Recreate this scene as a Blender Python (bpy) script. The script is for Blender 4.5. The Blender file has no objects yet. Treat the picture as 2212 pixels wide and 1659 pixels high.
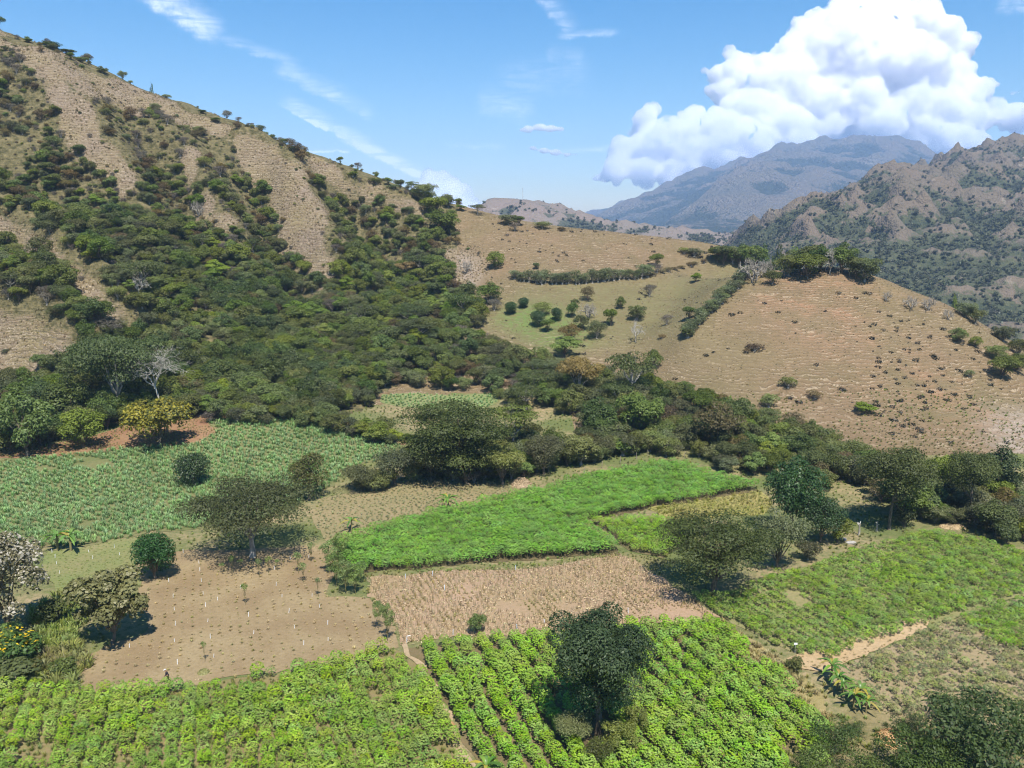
import bpy, bmesh, math, random
import numpy as np
from mathutils import Vector, Matrix, Euler

# ------------------------------------------------------------------ camera, sky, sun, exposure
SC = bpy.context.scene
ROOT = SC.collection
CAM_H = 55.0
PITCH = math.radians(11.4)
FPX = 1736.0                      # focal length in pixels of a 2212 x 1659 picture
cam_data = bpy.data.cameras.new('camera')
cam_data.sensor_width = 36.0
cam_data.lens = 36.0 * FPX / 2212.0
cam_data.clip_start = 0.5
cam_data.clip_end = 60000.0
cam = bpy.data.objects.new('camera', cam_data)
ROOT.objects.link(cam)
cam.location = (0, 0, CAM_H)
cam.rotation_euler = (math.radians(90) - PITCH, 0, 0)
SC.camera = cam

SUN_DIR = Vector((0.15, -0.55, 1.0)).normalized()      # towards the sun
SUN_EL = math.asin(SUN_DIR.z)
SUN_AZ = math.atan2(SUN_DIR.x, SUN_DIR.y)
sun_data = bpy.data.lights.new('sun', 'SUN')
sun_data.energy = 5.0
sun_data.angle = math.radians(0.5)
sun_data.color = (1.0, 0.95, 0.87)
sun = bpy.data.objects.new('sun', sun_data)
ROOT.objects.link(sun)
sun.rotation_euler = SUN_DIR.to_track_quat('Z', 'Y').to_euler()
sun.location = (0, -50, 300)

SC.view_settings.view_transform = 'Standard'
SC.view_settings.look = 'None'
SC.view_settings.exposure = 0.85
SC.view_settings.gamma = 1.0
SC.view_settings.use_curve_mapping = False
SC.render.engine = 'CYCLES'
CY = SC.cycles
CY.use_denoising = True
CY.denoiser = 'OPENIMAGEDENOISE'
CY.denoising_prefilter = 'FAST'
CY.denoising_input_passes = 'RGB_ALBEDO_NORMAL'
CY.filter_width = 1.1
CY.max_bounces = 50
CY.diffuse_bounces = 3
CY.glossy_bounces = 2
CY.transmission_bounces = 3
CY.transparent_max_bounces = 8
CY.volume_bounces = 48
CY.volume_step_rate = 0.15
CY.volume_max_steps = 256
CY.use_adaptive_sampling = True
CY.adaptive_threshold = 0.015
CY.caustics_reflective = False
CY.caustics_refractive = False


# ------------------------------------------------------------------ small shader-node helper
class NT:
    def __init__(s, tree, clear=True):
        s.t = tree
        if clear:
            tree.nodes.clear()

    def n(s, typ, **kw):
        nd = s.t.nodes.new(typ)
        for k, v in kw.items():
            setattr(nd, k, v)
        return nd

    def l(s, a, b):
        s.t.links.new(a, b)

    def put(s, sock, v):
        if isinstance(v, bpy.types.NodeSocket):
            s.l(v, sock)
        elif v is not None:
            if isinstance(v, (tuple, list)) and len(v) == 3 and sock.type == 'RGBA':
                v = (*v, 1)
            sock.default_value = v

    def m(s, op, a, b=None, c=None, clamp=False):
        nd = s.n('ShaderNodeMath', operation=op, use_clamp=clamp)
        s.put(nd.inputs[0], a)
        s.put(nd.inputs[1], b)
        s.put(nd.inputs[2], c)
        return nd.outputs[0]

    def vm(s, op, a, b=None):
        nd = s.n('ShaderNodeVectorMath', operation=op)
        s.put(nd.inputs[0], a)
        s.put(nd.inputs[1], b)
        return nd.outputs['Value'] if op in ('DOT_PRODUCT', 'LENGTH') else nd.outputs[0]

    def scale(s, a, f):
        nd = s.n('ShaderNodeVectorMath', operation='SCALE')
        s.put(nd.inputs[0], a)
        s.put(nd.inputs['Scale'], f)
        return nd.outputs[0]

    def mapr(s, v, a, b, c=0.0, d=1.0, smooth=False):
        nd = s.n('ShaderNodeMapRange')
        nd.interpolation_type = 'SMOOTHSTEP' if smooth else 'LINEAR'
        for i, x in enumerate((v, a, b, c, d)):
            s.put(nd.inputs[i], x)
        return nd.outputs[0]

    def mix(s, f, a, b, mode='MIX'):
        nd = s.n('ShaderNodeMix', data_type='RGBA', blend_type=mode)
        s.put(nd.inputs[0], f)
        s.put(nd.inputs[6], a)
        s.put(nd.inputs[7], b)
        return nd.outputs[2]

    def noise(s, vec, scale, detail=3.0, rough=0.55, lac=2.0, dist=0.0, col=False):
        nd = s.n('ShaderNodeTexNoise')
        s.put(nd.inputs['Vector'], vec)
        nd.inputs['Scale'].default_value = scale
        nd.inputs['Detail'].default_value = detail
        nd.inputs['Roughness'].default_value = rough
        nd.inputs['Lacunarity'].default_value = lac
        nd.inputs['Distortion'].default_value = dist
        return nd.outputs['Color' if col else 'Fac']

    def attr(s, name, typ='GEOMETRY', out='Fac'):
        nd = s.n('ShaderNodeAttribute', attribute_type=typ, attribute_name=name)
        return nd.outputs[out]

    def ramp(s, f, stops):
        nd = s.n('ShaderNodeValToRGB')
        cr = nd.color_ramp
        while len(cr.elements) < len(stops):
            cr.elements.new(0.5)
        for e, (p, c) in zip(cr.elements, stops):
            e.position = p
            e.color = (*c, 1)
        s.put(nd.inputs[0], f)
        return nd.outputs[0]


def new_mat(name):
    m = bpy.data.materials.new(name)
    m.use_nodes = True
    return m, NT(m.node_tree)


def srgb(r, g, b):
    f = lambda c: c / 12.92 if c <= 0.04045 else ((c + 0.055) / 1.055) ** 2.4
    return (f(r / 255), f(g / 255), f(b / 255))


# ------------------------------------------------------------------ pixel rays (authoring aid: where a thing stands on the ground)
CP_, SP_ = math.cos(PITCH), math.sin(PITCH)


def ray(u, v):
    xc = (np.asarray(u, float) - 1106.0) / FPX
    yc = -(np.asarray(v, float) - 829.5) / FPX
    return xc, CP_ + yc * SP_, -SP_ + yc * CP_


def world_pt(u, v, Y):
    dx, dy, dz = ray(u, v)
    t = Y / dy
    return dx * t, np.asarray(Y, float) + 0 * dx, CAM_H + dz * t


def project(x, y, z):
    x, y, z = np.asarray(x, float), np.asarray(y, float), np.asarray(z, float) - CAM_H
    f = y * CP_ - z * SP_
    f = np.where(f < 0.1, 0.1, f)
    up = y * SP_ + z * CP_
    return 1106.0 + FPX * x / f, 829.5 - FPX * up / f


# ------------------------------------------------------------------ world: sky with thin cirrus
world = bpy.data.worlds.new('World')
SC.world = world
world.use_nodes = True


def build_world():
    w = NT(world.node_tree)
    out = w.n('ShaderNodeOutputWorld')
    bg = w.n('ShaderNodeBackground')
    sky = w.n('ShaderNodeTexSky')
    sky.sky_type = 'NISHITA'
    sky.sun_disc = False
    sky.sun_elevation = SUN_EL
    sky.sun_rotation = SUN_AZ
    sky.altitude = 900.0
    sky.air_density = 1.25
    sky.dust_density = 0.6
    sky.ozone_density = 2.2
    bg.inputs['Strength'].default_value = 0.10
    geo = w.n('ShaderNodeNewGeometry')
    d = w.scale(geo.outputs['Incoming'], -1.0)
    fac = None
    n1 = w.noise(d, 60.0, 6.0, 0.62)
    mp = w.n('ShaderNodeMapping')
    w.l(d, mp.inputs[0])
    mp.inputs['Rotation'].default_value = (0.0, math.radians(-35), 0.0)
    mp.inputs['Scale'].default_value = (3.0, 3.0, 22.0)
    n2 = w.noise(mp.outputs[0], 6.0, 5.0, 0.6, dist=0.6)
    tex = w.m('ADD', 0.12, w.m('MULTIPLY', 1.5, w.m('MULTIPLY', w.mapr(n2, 0.30, 0.66, smooth=True), w.mapr(n1, 0.25, 0.7))))
    # each wisp is an arc of the sky: start, end, half width (in angle), softness below / above, strength
    for (u0, v0, u1, v1, wl, wr, st) in [
            (285, -30, 465, 85, 0.013, 0.030, 1.0), (460, 80, 640, 140, 0.006, 0.012, 0.35),
            (600, 155, 740, 215, 0.010, 0.020, 0.55), (690, 190, 800, 255, 0.008, 0.02, 0.30),
            (615, 232, 800, 330, 0.0025, 0.020, 1.2), (740, 300, 920, 385, 0.006, 0.013, 2.0),
            (655, 329, 750, 328, 0.0022, 0.0025, 2.0), (1150, -30, 1230, 75, 0.008, 0.022, 0.42),
            (1210, 78, 1330, 72, 0.004, 0.008, 0.5), (1035, 215, 1150, 240, 0.022, 0.024, 0.5),
            (1080, 170, 1270, 160, 0.03, 0.03, 0.22), (965, 315, 1090, 318, 0.004, 0.005, 0.5),
            (1200, 330, 1350, 320, 0.004, 0.006, 0.55), (1180, 120, 1260, 130, 0.02, 0.02, 0.2),
            (2160, 10, 2260, 20, 0.012, 0.012, 0.5)]:
        a = Vector([float(c) for c in ray(u0, v0)]).normalized()
        b = Vector([float(c) for c in ray(u1, v1)]).normalized()
        ax = (b - a)
        L = ax.length
        ax.normalize()
        nr = a.cross(ax).normalized()            # across, pointing up the sky
        if nr.z < 0:
            nr = -nr
        s = w.m('DIVIDE', w.vm('DOT_PRODUCT', w.vm('SUBTRACT', d, tuple(a)), tuple(ax)), L)
        q = w.vm('DOT_PRODUCT', w.vm('SUBTRACT', d, tuple(a)), tuple(nr))
        q = w.m('ADD', q, w.m('MULTIPLY', w.m('SUBTRACT', n1, 0.5), 0.012))
        up = w.mapr(q, 0.0, wr, 1.0, 0.0, True)
        lo = w.mapr(q, -wl, 0.0, 0.0, 1.0, True)
        e1 = w.mapr(s, -0.12, 0.15, 0.0, 1.0, True)
        e2 = w.mapr(s, 0.85, 1.12, 1.0, 0.0, True)
        front = w.m('GREATER_THAN', w.vm('DOT_PRODUCT', d, tuple(a)), 0.5)
        f = w.m('MULTIPLY', w.m('MULTIPLY', up, lo), w.m('MULTIPLY', e1, e2))
        f = w.m('MULTIPLY', w.m('MULTIPLY', f, front), st)
        fac = f if fac is None else w.m('MAXIMUM', fac, f)
    fac = w.m('MULTIPLY', fac, tex, clamp=True)
    hs = w.n('ShaderNodeHueSaturation')
    w.l(sky.outputs[0], hs.inputs['Color'])
    hs.inputs['Saturation'].default_value = 1.52
    hs.inputs['Value'].default_value = 0.78
    col = w.mix(w.m('MULTIPLY', fac, 0.55), hs.outputs[0], (9.0, 9.3, 9.8, 1))
    w.l(col, bg.inputs['Color'])
    w.l(bg.outputs[0], out.inputs[0])


build_world()


# ------------------------------------------------------------------ numpy noise
def _hash(ix, iy, seed):
    h = (ix.astype(np.int64) * 374761393 + iy.astype(np.int64) * 668265263 + seed * 974634777) & 0xFFFFFFFF
    h = ((h ^ (h >> 13)) * 1274126177) & 0xFFFFFFFF
    h = (h ^ (h >> 16)) & 0xFFFFFFFF
    return h / 4294967295.0


def vnoise(x, y, seed=0):
    x, y = np.asarray(x, float), np.asarray(y, float)
    ix, iy = np.floor(x), np.floor(y)
    fx, fy = x - ix, y - iy
    fx = fx * fx * fx * (fx * (fx * 6 - 15) + 10)
    fy = fy * fy * fy * (fy * (fy * 6 - 15) + 10)
    a, b = _hash(ix, iy, seed), _hash(ix + 1, iy, seed)
    c, d = _hash(ix, iy + 1, seed), _hash(ix + 1, iy + 1, seed)
    return (a * (1 - fx) + b * fx) * (1 - fy) + (c * (1 - fx) + d * fx) * fy


def fbm(x, y, octv=4, seed=0, gain=0.5):
    s, a, t = 0.0, 1.0, 0.0
    for k in range(octv):
        s = s + a * vnoise(x * 2 ** k + 17.3 * k, y * 2 ** k - 9.1 * k, seed + k)
        t += a
        a *= gain
    return s / t


def ridged(x, y, octv=4, seed=0, gain=0.5):
    s, a, t = 0.0, 1.0, 0.0
    for k in range(octv):
        n = 1 - np.abs(2 * vnoise(x * 2 ** k + 31.7 * k, y * 2 ** k + 5.7 * k, seed + k) - 1)
        s = s + a * n * n
        t += a
        a *= gain
    return s / t


def in_poly(px, py, poly):
    px, py = np.asarray(px, float), np.asarray(py, float)
    res = np.zeros(px.shape, bool)
    n = len(poly)
    for i in range(n):
        x0, y0 = poly[i]
        x1, y1 = poly[(i + 1) % n]
        if y0 == y1:
            continue
        c = (y0 > py) != (y1 > py)
        res ^= c & (px < (x1 - x0) * (py - y0) / (y1 - y0) + x0)
    return res


class TPS:
    """thin-plate surface through scattered (x, y, z)"""

    def __init__(s, P, lam=0.0, unit=100.0):
        P = np.asarray(P, float)
        s.c = P[:, :2] / unit
        s.unit = unit
        n = len(P)
        K = s._u(np.hypot(*(s.c[:, None] - s.c[None]).transpose(2, 0, 1))) + lam * np.eye(n)
        A = np.zeros((n + 3, n + 3))
        A[:n, :n] = K
        A[:n, n] = 1
        A[:n, n + 1:] = s.c
        A[n:, :n] = A[:n, n:].T
        s.w = np.linalg.solve(A, np.r_[P[:, 2], 0, 0, 0])

    @staticmethod
    def _u(r):
        return np.where(r > 1e-9, r * r * np.log(np.maximum(r, 1e-9)), 0.0)

    def __call__(s, x, y):
        x, y = np.asarray(x, float) / s.unit, np.asarray(y, float) / s.unit
        sh = x.shape
        x, y = x.ravel(), y.ravel()
        out = s.w[-3] + s.w[-2] * x + s.w[-1] * y
        for (cx, cy), wt in zip(s.c, s.w[:-3]):
            r2 = (x - cx) ** 2 + (y - cy) ** 2
            out = out + wt * 0.5 * r2 * np.log(np.maximum(r2, 1e-18))
        return out.reshape(sh)


# ------------------------------------------------------------------ mesh / tagging helpers
def make_mesh(name, V, F, mat=None, smooth=False, attrs=None):
    """V (n,3); F (m,k) int array or list of lists"""
    me = bpy.data.meshes.new(name)
    V = np.asarray(V, np.float32)
    if isinstance(F, np.ndarray):
        k = F.shape[1]
        me.vertices.add(len(V))
        me.vertices.foreach_set('co', V.ravel())
        me.loops.add(F.size)
        me.loops.foreach_set('vertex_index', F.ravel().astype(np.int32))
        me.polygons.add(len(F))
        me.polygons.foreach_set('loop_start', np.arange(0, F.size, k, dtype=np.int32))
        me.update(calc_edges=True)
    else:
        me.from_pydata([tuple(map(float, p)) for p in V], [], F)
        me.update()
    if smooth:
        me.polygons.foreach_set('use_smooth', np.ones(len(me.polygons), bool))
    for an, (dom, arr) in (attrs or {}).items():
        at = me.attributes.new(an, 'FLOAT', dom)
        at.data.foreach_set('value', np.asarray(arr, np.float32))
    if mat:
        me.materials.append(mat)
    return me


def link(name, data, parent=None, loc=None, rot=None, scl=None):
    o = bpy.data.objects.new(name, data)
    ROOT.objects.link(o)
    if parent is not None:
        o.parent = parent
    if loc is not None:
        o.location = loc
    if rot is not None:
        o.rotation_euler = rot
    if scl is not None:
        o.scale = scl if hasattr(scl, '__len__') else (scl, scl, scl)
    return o


def tag(o, label=None, cat=None, group=None, kind=None):
    if label:
        o['label'] = label
    if cat:
        o['category'] = cat
    if group:
        o['group'] = group
    if kind:
        o['kind'] = kind
    return o


def copy_tree(src, loc, rz=0.0, scl=1.0):
    r = src.copy()
    ROOT.objects.link(r)
    r.location = loc
    r.rotation_euler = (0, 0, rz)
    r.scale = (scl, scl, scl) if not hasattr(scl, '__len__') else scl
    for ch in KIDS[src.name]:
        c = ch.copy()
        ROOT.objects.link(c)
        c.parent = r
    return r


KIDS = {}
# ------------------------------------------------------------------ near terrain: valley, mountainside, pasture hill
CTRL = [
    # left mountain skyline
    (-120, 20, 395), (0, 66, 398), (120, 104, 398), (250, 168, 396), (400, 232, 394), (500, 272, 392), (640, 330, 392), (700, 358, 392),
    (800, 388, 394), (900, 424, 396), (980, 446, 398), (1050, 460, 398),
    # left mountain face
    (0, 300, 330), (150, 330, 335), (300, 330, 352), (400, 380, 352), (560, 340, 375), (650, 430, 362), (300, 500, 300), (500, 560, 302),
    (150, 470, 305), (760, 480, 365), (880, 500, 368), (700, 620, 305), (850, 580, 332), (960, 580, 340), (400, 690, 258), (560, 690, 268),
    (700, 730, 262), (850, 700, 282), (1000, 650, 312), (950, 760, 258), (300, 600, 275), (0, 460, 288), (140, 570, 262), (280, 694, 240),
    (0, 600, 262), (0, 680, 236), (175, 757, 224), (60, 790, 222),
    # foot of the mountain
    (0, 880, 204), (170, 860, 208), (300, 870, 208), (520, 860, 212), (700, 850, 220), (820, 850, 226), (1000, 850, 232),
    (560, 890, 202), (860, 960, 184), (0, 1000, 168),
    # bowl and saddle crest
    (1060, 472, 384), (1100, 482, 382), (1200, 494, 380), (1300, 503, 378), (1400, 515, 376), (1500, 526, 372), (1560, 536, 366),
    (1100, 560, 340), (1250, 560, 345), (1400, 580, 335), (1100, 640, 306), (1250, 640, 306), (1400, 640, 306), (1500, 600, 326),
    (1100, 700, 284), (1200, 720, 274), (1330, 720, 274), (1250, 780, 252), (1420, 770, 250), (1484, 722, 250), (1420, 700, 282),
    # knoll
    (1600, 590, 292), (1690, 592, 284), (1800, 580, 278), (1870, 590, 278), (1650, 640, 266), (1800, 660, 258), (1950, 658, 262), (1545, 665, 262),
    (1560, 720, 250), (1700, 740, 238), (1850, 740, 238), (2000, 740, 240), (2090, 700, 256), (1520, 800, 230), (1440, 650, 312), (1500, 640, 300), (1560, 600, 318), (1700, 830, 220), (1850, 850, 214),
    (2000, 850, 214), (2130, 830, 222), (2212, 780, 246), (1900, 940, 190), (2050, 950, 188), (2200, 960, 186), (2300, 880, 215), (1990, 636, 276), (2060, 663, 272),
    (2150, 722, 262), (2300, 820, 246), (2212, 900, 206),
    (1560, 900, 202), (1400, 870, 214), (1300, 860, 222), (1750, 960, 190),
]
WORLD_PTS = [(x, y, 0.0) for x in (-200, -130, -70, -20, 30, 80, 130, 200) for y in (-60, 20, 70, 110, 150)]
WORLD_PTS += [(-20, 175, 1.0), (30, 178, 1.0), (70, 172, 1.0), (110, 165, 1.0), (-60, 172, 1.0), (170, 165, 3.0)]
# behind the ridges the ground falls away
WORLD_PTS += [(-420, 200, 60), (-420, 330, 140), (-400, 420, 180), (-420, 560, 120), (-250, 520, 60), (-120, 520, 20), (-20, 500, 5), (60, 480, 10),
              (-250, 680, -30), (-100, 680, -60), (50, 640, -60), (150, 480, -10), (200, 420, -20), (120, 420, 18), (250, 480, -60), (200, 640, -70),
              (300, 640, -75), (380, 640, -75), (380, 480, -72), (380, 380, -55), (300, 380, -45), (250, 340, -14), (120, 330, 20), (80, 345, 30), (160, 330, 8), (380, 300, -40), (300, 300, -8),
              (380, 220, -10), (300, 230, 2), (380, 150, 0), (380, 20, 0), (-420, 20, 0), (-420, 110, 10), (-300, 170, 12), (-420, 680, 0), (-300, 60, 0), (300, 80, 0)]


def build_height():
    P = [tuple(float(c) for c in world_pt(*c)) for c in CTRL] + WORLD_PTS
    t = TPS(P, lam=0.002)
    return t


X0, X1, Y0, Y1, STEP = -420.0, 390.0, -60.0, 690.0, 2.0
GX = np.arange(X0, X1 + 1, STEP)
GY = np.arange(Y0, Y1 + 1, STEP)
MX, MY = np.meshgrid(GX, GY)
GZ = build_height()(MX, MY)


def H(x, y):
    x, y = np.asarray(x, float), np.asarray(y, float)
    fx = np.clip((x - X0) / STEP, 0, len(GX) - 1.001)
    fy = np.clip((y - Y0) / STEP, 0, len(GY) - 1.001)
    ix, iy = fx.astype(int), fy.astype(int)
    fx, fy = fx - ix, fy - iy
    return ((GZ[iy, ix] * (1 - fx) + GZ[iy, ix + 1] * fx) * (1 - fy) + (GZ[iy + 1, ix] * (1 - fx) + GZ[iy + 1, ix + 1] * fx) * fy)


def ground_at(u, v, y0=40.0, y1=560.0):
    """first hit of the picture ray with the terrain -> x, y, z (arrays allowed)"""
    u, v = np.broadcast_arrays(np.asarray(u, float), np.asarray(v, float))
    sh = u.shape
    u, v = u.ravel(), v.ravel()
    dx, dy, dz = ray(u, v)
    Ys = np.arange(y0, y1, 0.5)
    t = Ys[None] / dy[:, None]
    z = CAM_H + dz[:, None] * t
    under = z <= H(dx[:, None] * t, np.broadcast_to(Ys, t.shape))
    hit = np.where(under.any(1), under.argmax(1), len(Ys) - 1)
    Yh = Ys[hit]
    th = Yh / dy
    x = dx * th
    return x.reshape(sh), Yh.reshape(sh), H(x, Yh).reshape(sh)


def gpoly(pts):
    a = np.array(pts, float)
    x, y, z = ground_at(a[:, 0], a[:, 1])
    return [(float(p), float(q)) for p, q in zip(x, y)]


# spurs and gullies of the mountainside (crest lines, raised; negative = gully)
SPURS = [
    ([(350, 305), (400, 340), (450, 420), (520, 510)], 8.5, 9.0),
    ([(550, 325), (620, 380), (680, 480), (740, 600)], 11.9, 11.0),
    ([(740, 395), (800, 420), (880, 450)], 6.8, 9.0),
    ([(90, 165), (180, 260), (300, 420)], 10.2, 12.0),
    ([(-60, 430), (60, 500), (180, 600), (284, 690)], 13.6, 9.0),
    ([(-80, 650), (60, 700), (172, 757)], 11.9, 10.0),
    ([(330, 330), (400, 480), (470, 620)], -6.8, 9.0),
    ([(560, 350), (560, 480), (640, 640)], -8.5, 9.0),
    ([(760, 440), (820, 540), (900, 640)], -8.5, 11.0),
    ([(0, 380), (160, 520), (330, 660)], -8.5, 10.0),
]


def add_spurs():
    global GZ
    add = np.zeros_like(GZ)
    for line, amp, wd in SPURS:
        p = np.array(gpoly(line))
        best = np.full(GZ.shape, 1e9)
        for a, b in zip(p[:-1], p[1:]):
            d = b - a
            L2 = (d ** 2).sum() + 1e-9
            s = np.clip(((MX - a[0]) * d[0] + (MY - a[1]) * d[1]) / L2, 0, 1)
            best = np.minimum(best, np.hypot(MX - a[0] - s * d[0], MY - a[1] - s * d[1]))
        w = np.exp(-(best / wd) ** 2)
        add += amp * w
    steep = np.clip((GZ - 6) / 14, 0, 1)
    rough = (fbm(MX / 22, MY / 22, 4, 5) - 0.5) * 4.0 + (fbm(MX / 5, MY / 5, 2, 15) - 0.5) * 1.2
    hillm = np.clip((-MX - 5 + (MY - 300) * 0.1) / 40, 0, 1)       # rougher on the mountain than on the pasture
    add = add + rough * steep * (0.25 + 0.75 * hillm)
    flat = (fbm(MX / 14, MY / 14, 3, 77) - 0.5) * 0.5
    GZ = GZ + add * np.clip(steep + (add != 0) * steep, 0, 1) + flat
    # sink the outer rim so no open edge floats
    rim = np.clip((MY - 600) / 80, 0, 1)
    GZ = GZ * (1 - rim) + (-90) * rim


add_spurs()
UV_U, UV_V = project(MX, MY, GZ)


def blur(a, k):
    for _ in range(2):
        for ax in (0, 1):
            c = np.cumsum(np.pad(a, [(k + 1, k) if i == ax else (0, 0) for i in (0, 1)], mode='edge'), axis=ax)
            n = a.shape[ax]
            hi = np.take(c, np.arange(2 * k + 1, 2 * k + 1 + n), axis=ax)
            lo = np.take(c, np.arange(0, n), axis=ax)
            a = (hi - lo) / (2 * k + 1)
    return a


# bare ground on the mountainside, outlined in the picture and laid onto the slope
BARE = [
    [(-80, 20), (20, 78), (70, 95), (150, 125), (250, 172), (420, 240), (500, 275), (470, 285), (380, 262), (300, 240), (200, 205), (110, 165), (60, 135), (0, 110), (-60, 60)],
    [(100, 180), (170, 210), (230, 300), (280, 380), (300, 420), (265, 435), (215, 385), (150, 330), (120, 250)],
    [(380, 290), (430, 330), (440, 410), (520, 500), (480, 530), (440, 480), (400, 390)],
    [(500, 285), (600, 325), (650, 345), (690, 440), (715, 520), (735, 600), (690, 640), (640, 600), (600, 500), (560, 410), (480, 320)],
    [(640, 335), (720, 362), (800, 395), (900, 440), (940, 465), (890, 468), (800, 430), (740, 415), (690, 400)],
    [(-60, 420), (60, 495), (180, 590), (288, 692), (230, 712), (190, 700), (130, 610), (60, 560), (-60, 520)],
    [(-60, 660), (0, 677), (100, 712), (176, 757), (150, 795), (110, 825), (40, 838), (-60, 850)],
    [(960, 530), (1015, 540), (1050, 600), (1010, 640), (970, 600)],
    [(270, 390), (300, 410), (290, 440)],
]
bare = np.zeros_like(GZ)
wob_u = (fbm(MX / 9, MY / 9, 3, 91) - 0.5) * 70
wob_v = (fbm(MX / 9, MY / 9, 3, 92) - 0.5) * 60
for pl in BARE:
    bare = np.maximum(bare, in_poly(UV_U + wob_u, UV_V + wob_v, pl) * 1.0)
bare = np.where((MY > 180) & (MY < 420), bare, 0)
bare_soft = blur(bare, 1)
# ground patches of the pasture (green flush low in the bowl, reddish worn soil)
GREEN_POLY = [(1050, 640), (1200, 610), (1500, 590), (1600, 560), (1660, 590), (1560, 660), (1480, 720), (1300, 760), (1150, 740), (1060, 710)]
LUSH_POLY = [(1060, 690), (1110, 660), (1200, 660), (1290, 730), (1230, 765), (1140, 740)]
RED_POLY = [(1640, 590), (1830, 575), (1880, 620), (1900, 760), (2100, 800), (2212, 900), (2212, 960), (2000, 900), (1760, 740), (1600, 660)]
PALE_POLY = [(2140, 900), (2212, 890), (2300, 900), (2300, 1040), (2190, 1000), (2150, 950)]
green = blur(in_poly(UV_U + wob_u, UV_V + wob_v * 0.5, GREEN_POLY) * 1.0, 4)
lush = blur(in_poly(UV_U + wob_u * 0.5, UV_V + wob_v * 0.3, LUSH_POLY) * 1.0, 2)
red = blur(in_poly(UV_U + wob_u, UV_V + wob_v, RED_POLY) * 1.0, 5) * (MY < 330)
pale = blur(in_poly(UV_U + wob_u * 0.4, UV_V + wob_v * 0.3, PALE_POLY) * 1.0, 2)
ERO = [(985, 545), (1030, 560), (1035, 600), (1020, 635), (975, 625), (970, 580)]
pale = np.maximum(pale, 0.8 * blur(in_poly(UV_U + wob_u * 0.4, UV_V + wob_v * 0.3, ERO) * 1.0, 1) * (MY > 290))


# ------------------------------------------------------------------ ground materials
def rough_out(nt, col, bump=None, rough=0.95, dist=0.1, strength=0.6):
    out = nt.n('ShaderNodeOutputMaterial')
    b = nt.n('ShaderNodeBsdfPrincipled')
    nt.put(b.inputs['Base Color'], col)
    b.inputs['Roughness'].default_value = rough
    b.inputs['Specular IOR Level'].default_value = 0.12
    if bump is not None:
        bp = nt.n('ShaderNodeBump')
        bp.inputs['Strength'].default_value = strength
        bp.inputs['Distance'].default_value = dist
        nt.l(bump, bp.inputs['Height'])
        nt.l(bp.outputs[0], b.inputs['Normal'])
    nt.l(b.outputs[0], out.inputs[0])
    return b


def mat_valley():
    m, t = new_mat('valley_soil')
    pos = t.n('ShaderNodeNewGeometry').outputs['Position']
    a = t.noise(pos, 0.06, 4)
    b = t.noise(pos, 1.1, 4, 0.65)
    c = t.noise(pos, 7.0, 3, 0.7)
    col = t.mix(t.mapr(a, 0.4, 0.62), (0.105, 0.125, 0.04), (0.27, 0.205, 0.115))
    col = t.mix(t.mapr(b, 0.42, 0.72), col, (0.075, 0.10, 0.03))
    col = t.mix(t.mapr(c, 0.5, 0.85, 0, 0.55), col, (0.34, 0.27, 0.16))
    rough_out(t, col, t.m('ADD', b, t.m('MULTIPLY', c, 0.35)), dist=0.35)
    return m


def mat_mountain():
    m, t = new_mat('mountain_scrub')
    pos = t.n('ShaderNodeNewGeometry').outputs['Position']
    bare_ = t.attr('bare')
    mp = t.n('ShaderNodeMapping')
    t.l(pos, mp.inputs[0])
    mp.inputs['Scale'].default_value = (0.10, 0.10, 1.6)
    lay = t.noise(mp.outputs[0], 1.0, 4, 0.6, dist=0.5)
    a = t.noise(pos, 0.05, 4)
    b = t.noise(pos, 0.5, 5, 0.68)
    c = t.noise(pos, 2.6, 3, 0.7)
    under = t.mix(t.mapr(b, 0.35, 0.65), (0.06, 0.058, 0.026), (0.185, 0.155, 0.078))
    grass = t.mix(t.mapr(a, 0.38, 0.62), (0.225, 0.18, 0.095), (0.225, 0.175, 0.125))
    grass = t.mix(t.mapr(b, 0.45, 0.75), grass, (0.17, 0.12, 0.075))
    grass = t.mix(t.mapr(lay, 0.54, 0.64, 0, 0.75), grass, (0.13, 0.10, 0.055))
    grass = t.mix(t.mapr(t.m('MULTIPLY', lay, c), 0.30, 0.40, 0, 0.75), grass, (0.50, 0.42, 0.31))
    sep = t.n('ShaderNodeSeparateXYZ')
    t.l(pos, sep.inputs[0])
    ph = t.m('ADD', t.m('MULTIPLY', sep.outputs[2], 0.85), t.m('ADD', t.m('MULTIPLY', a, 9.0), t.m('MULTIPLY', b, 1.6)))
    fr = t.m('FRACT', ph)
    grass = t.mix(t.m('MULTIPLY', t.mapr(fr, 0.0, 0.45, 0.8, 0.0), t.mapr(b, 0.3, 0.55)), grass, (0.10, 0.075, 0.045))
    grass = t.mix(t.m('MULTIPLY', t.mapr(fr, 0.72, 0.95, 0.0, 0.75), t.mapr(c, 0.42, 0.6)), grass, (0.40, 0.33, 0.26))
    edge = t.mapr(t.m('ADD', bare_, t.m('MULTIPLY', t.m('SUBTRACT', b, 0.5), 0.9)), 0.35, 0.6)
    col = t.mix(edge, under, grass)
    rough_out(t, col, t.m('ADD', b, t.m('MULTIPLY', lay, 0.6)), dist=1.6, strength=0.9)
    return m


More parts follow.
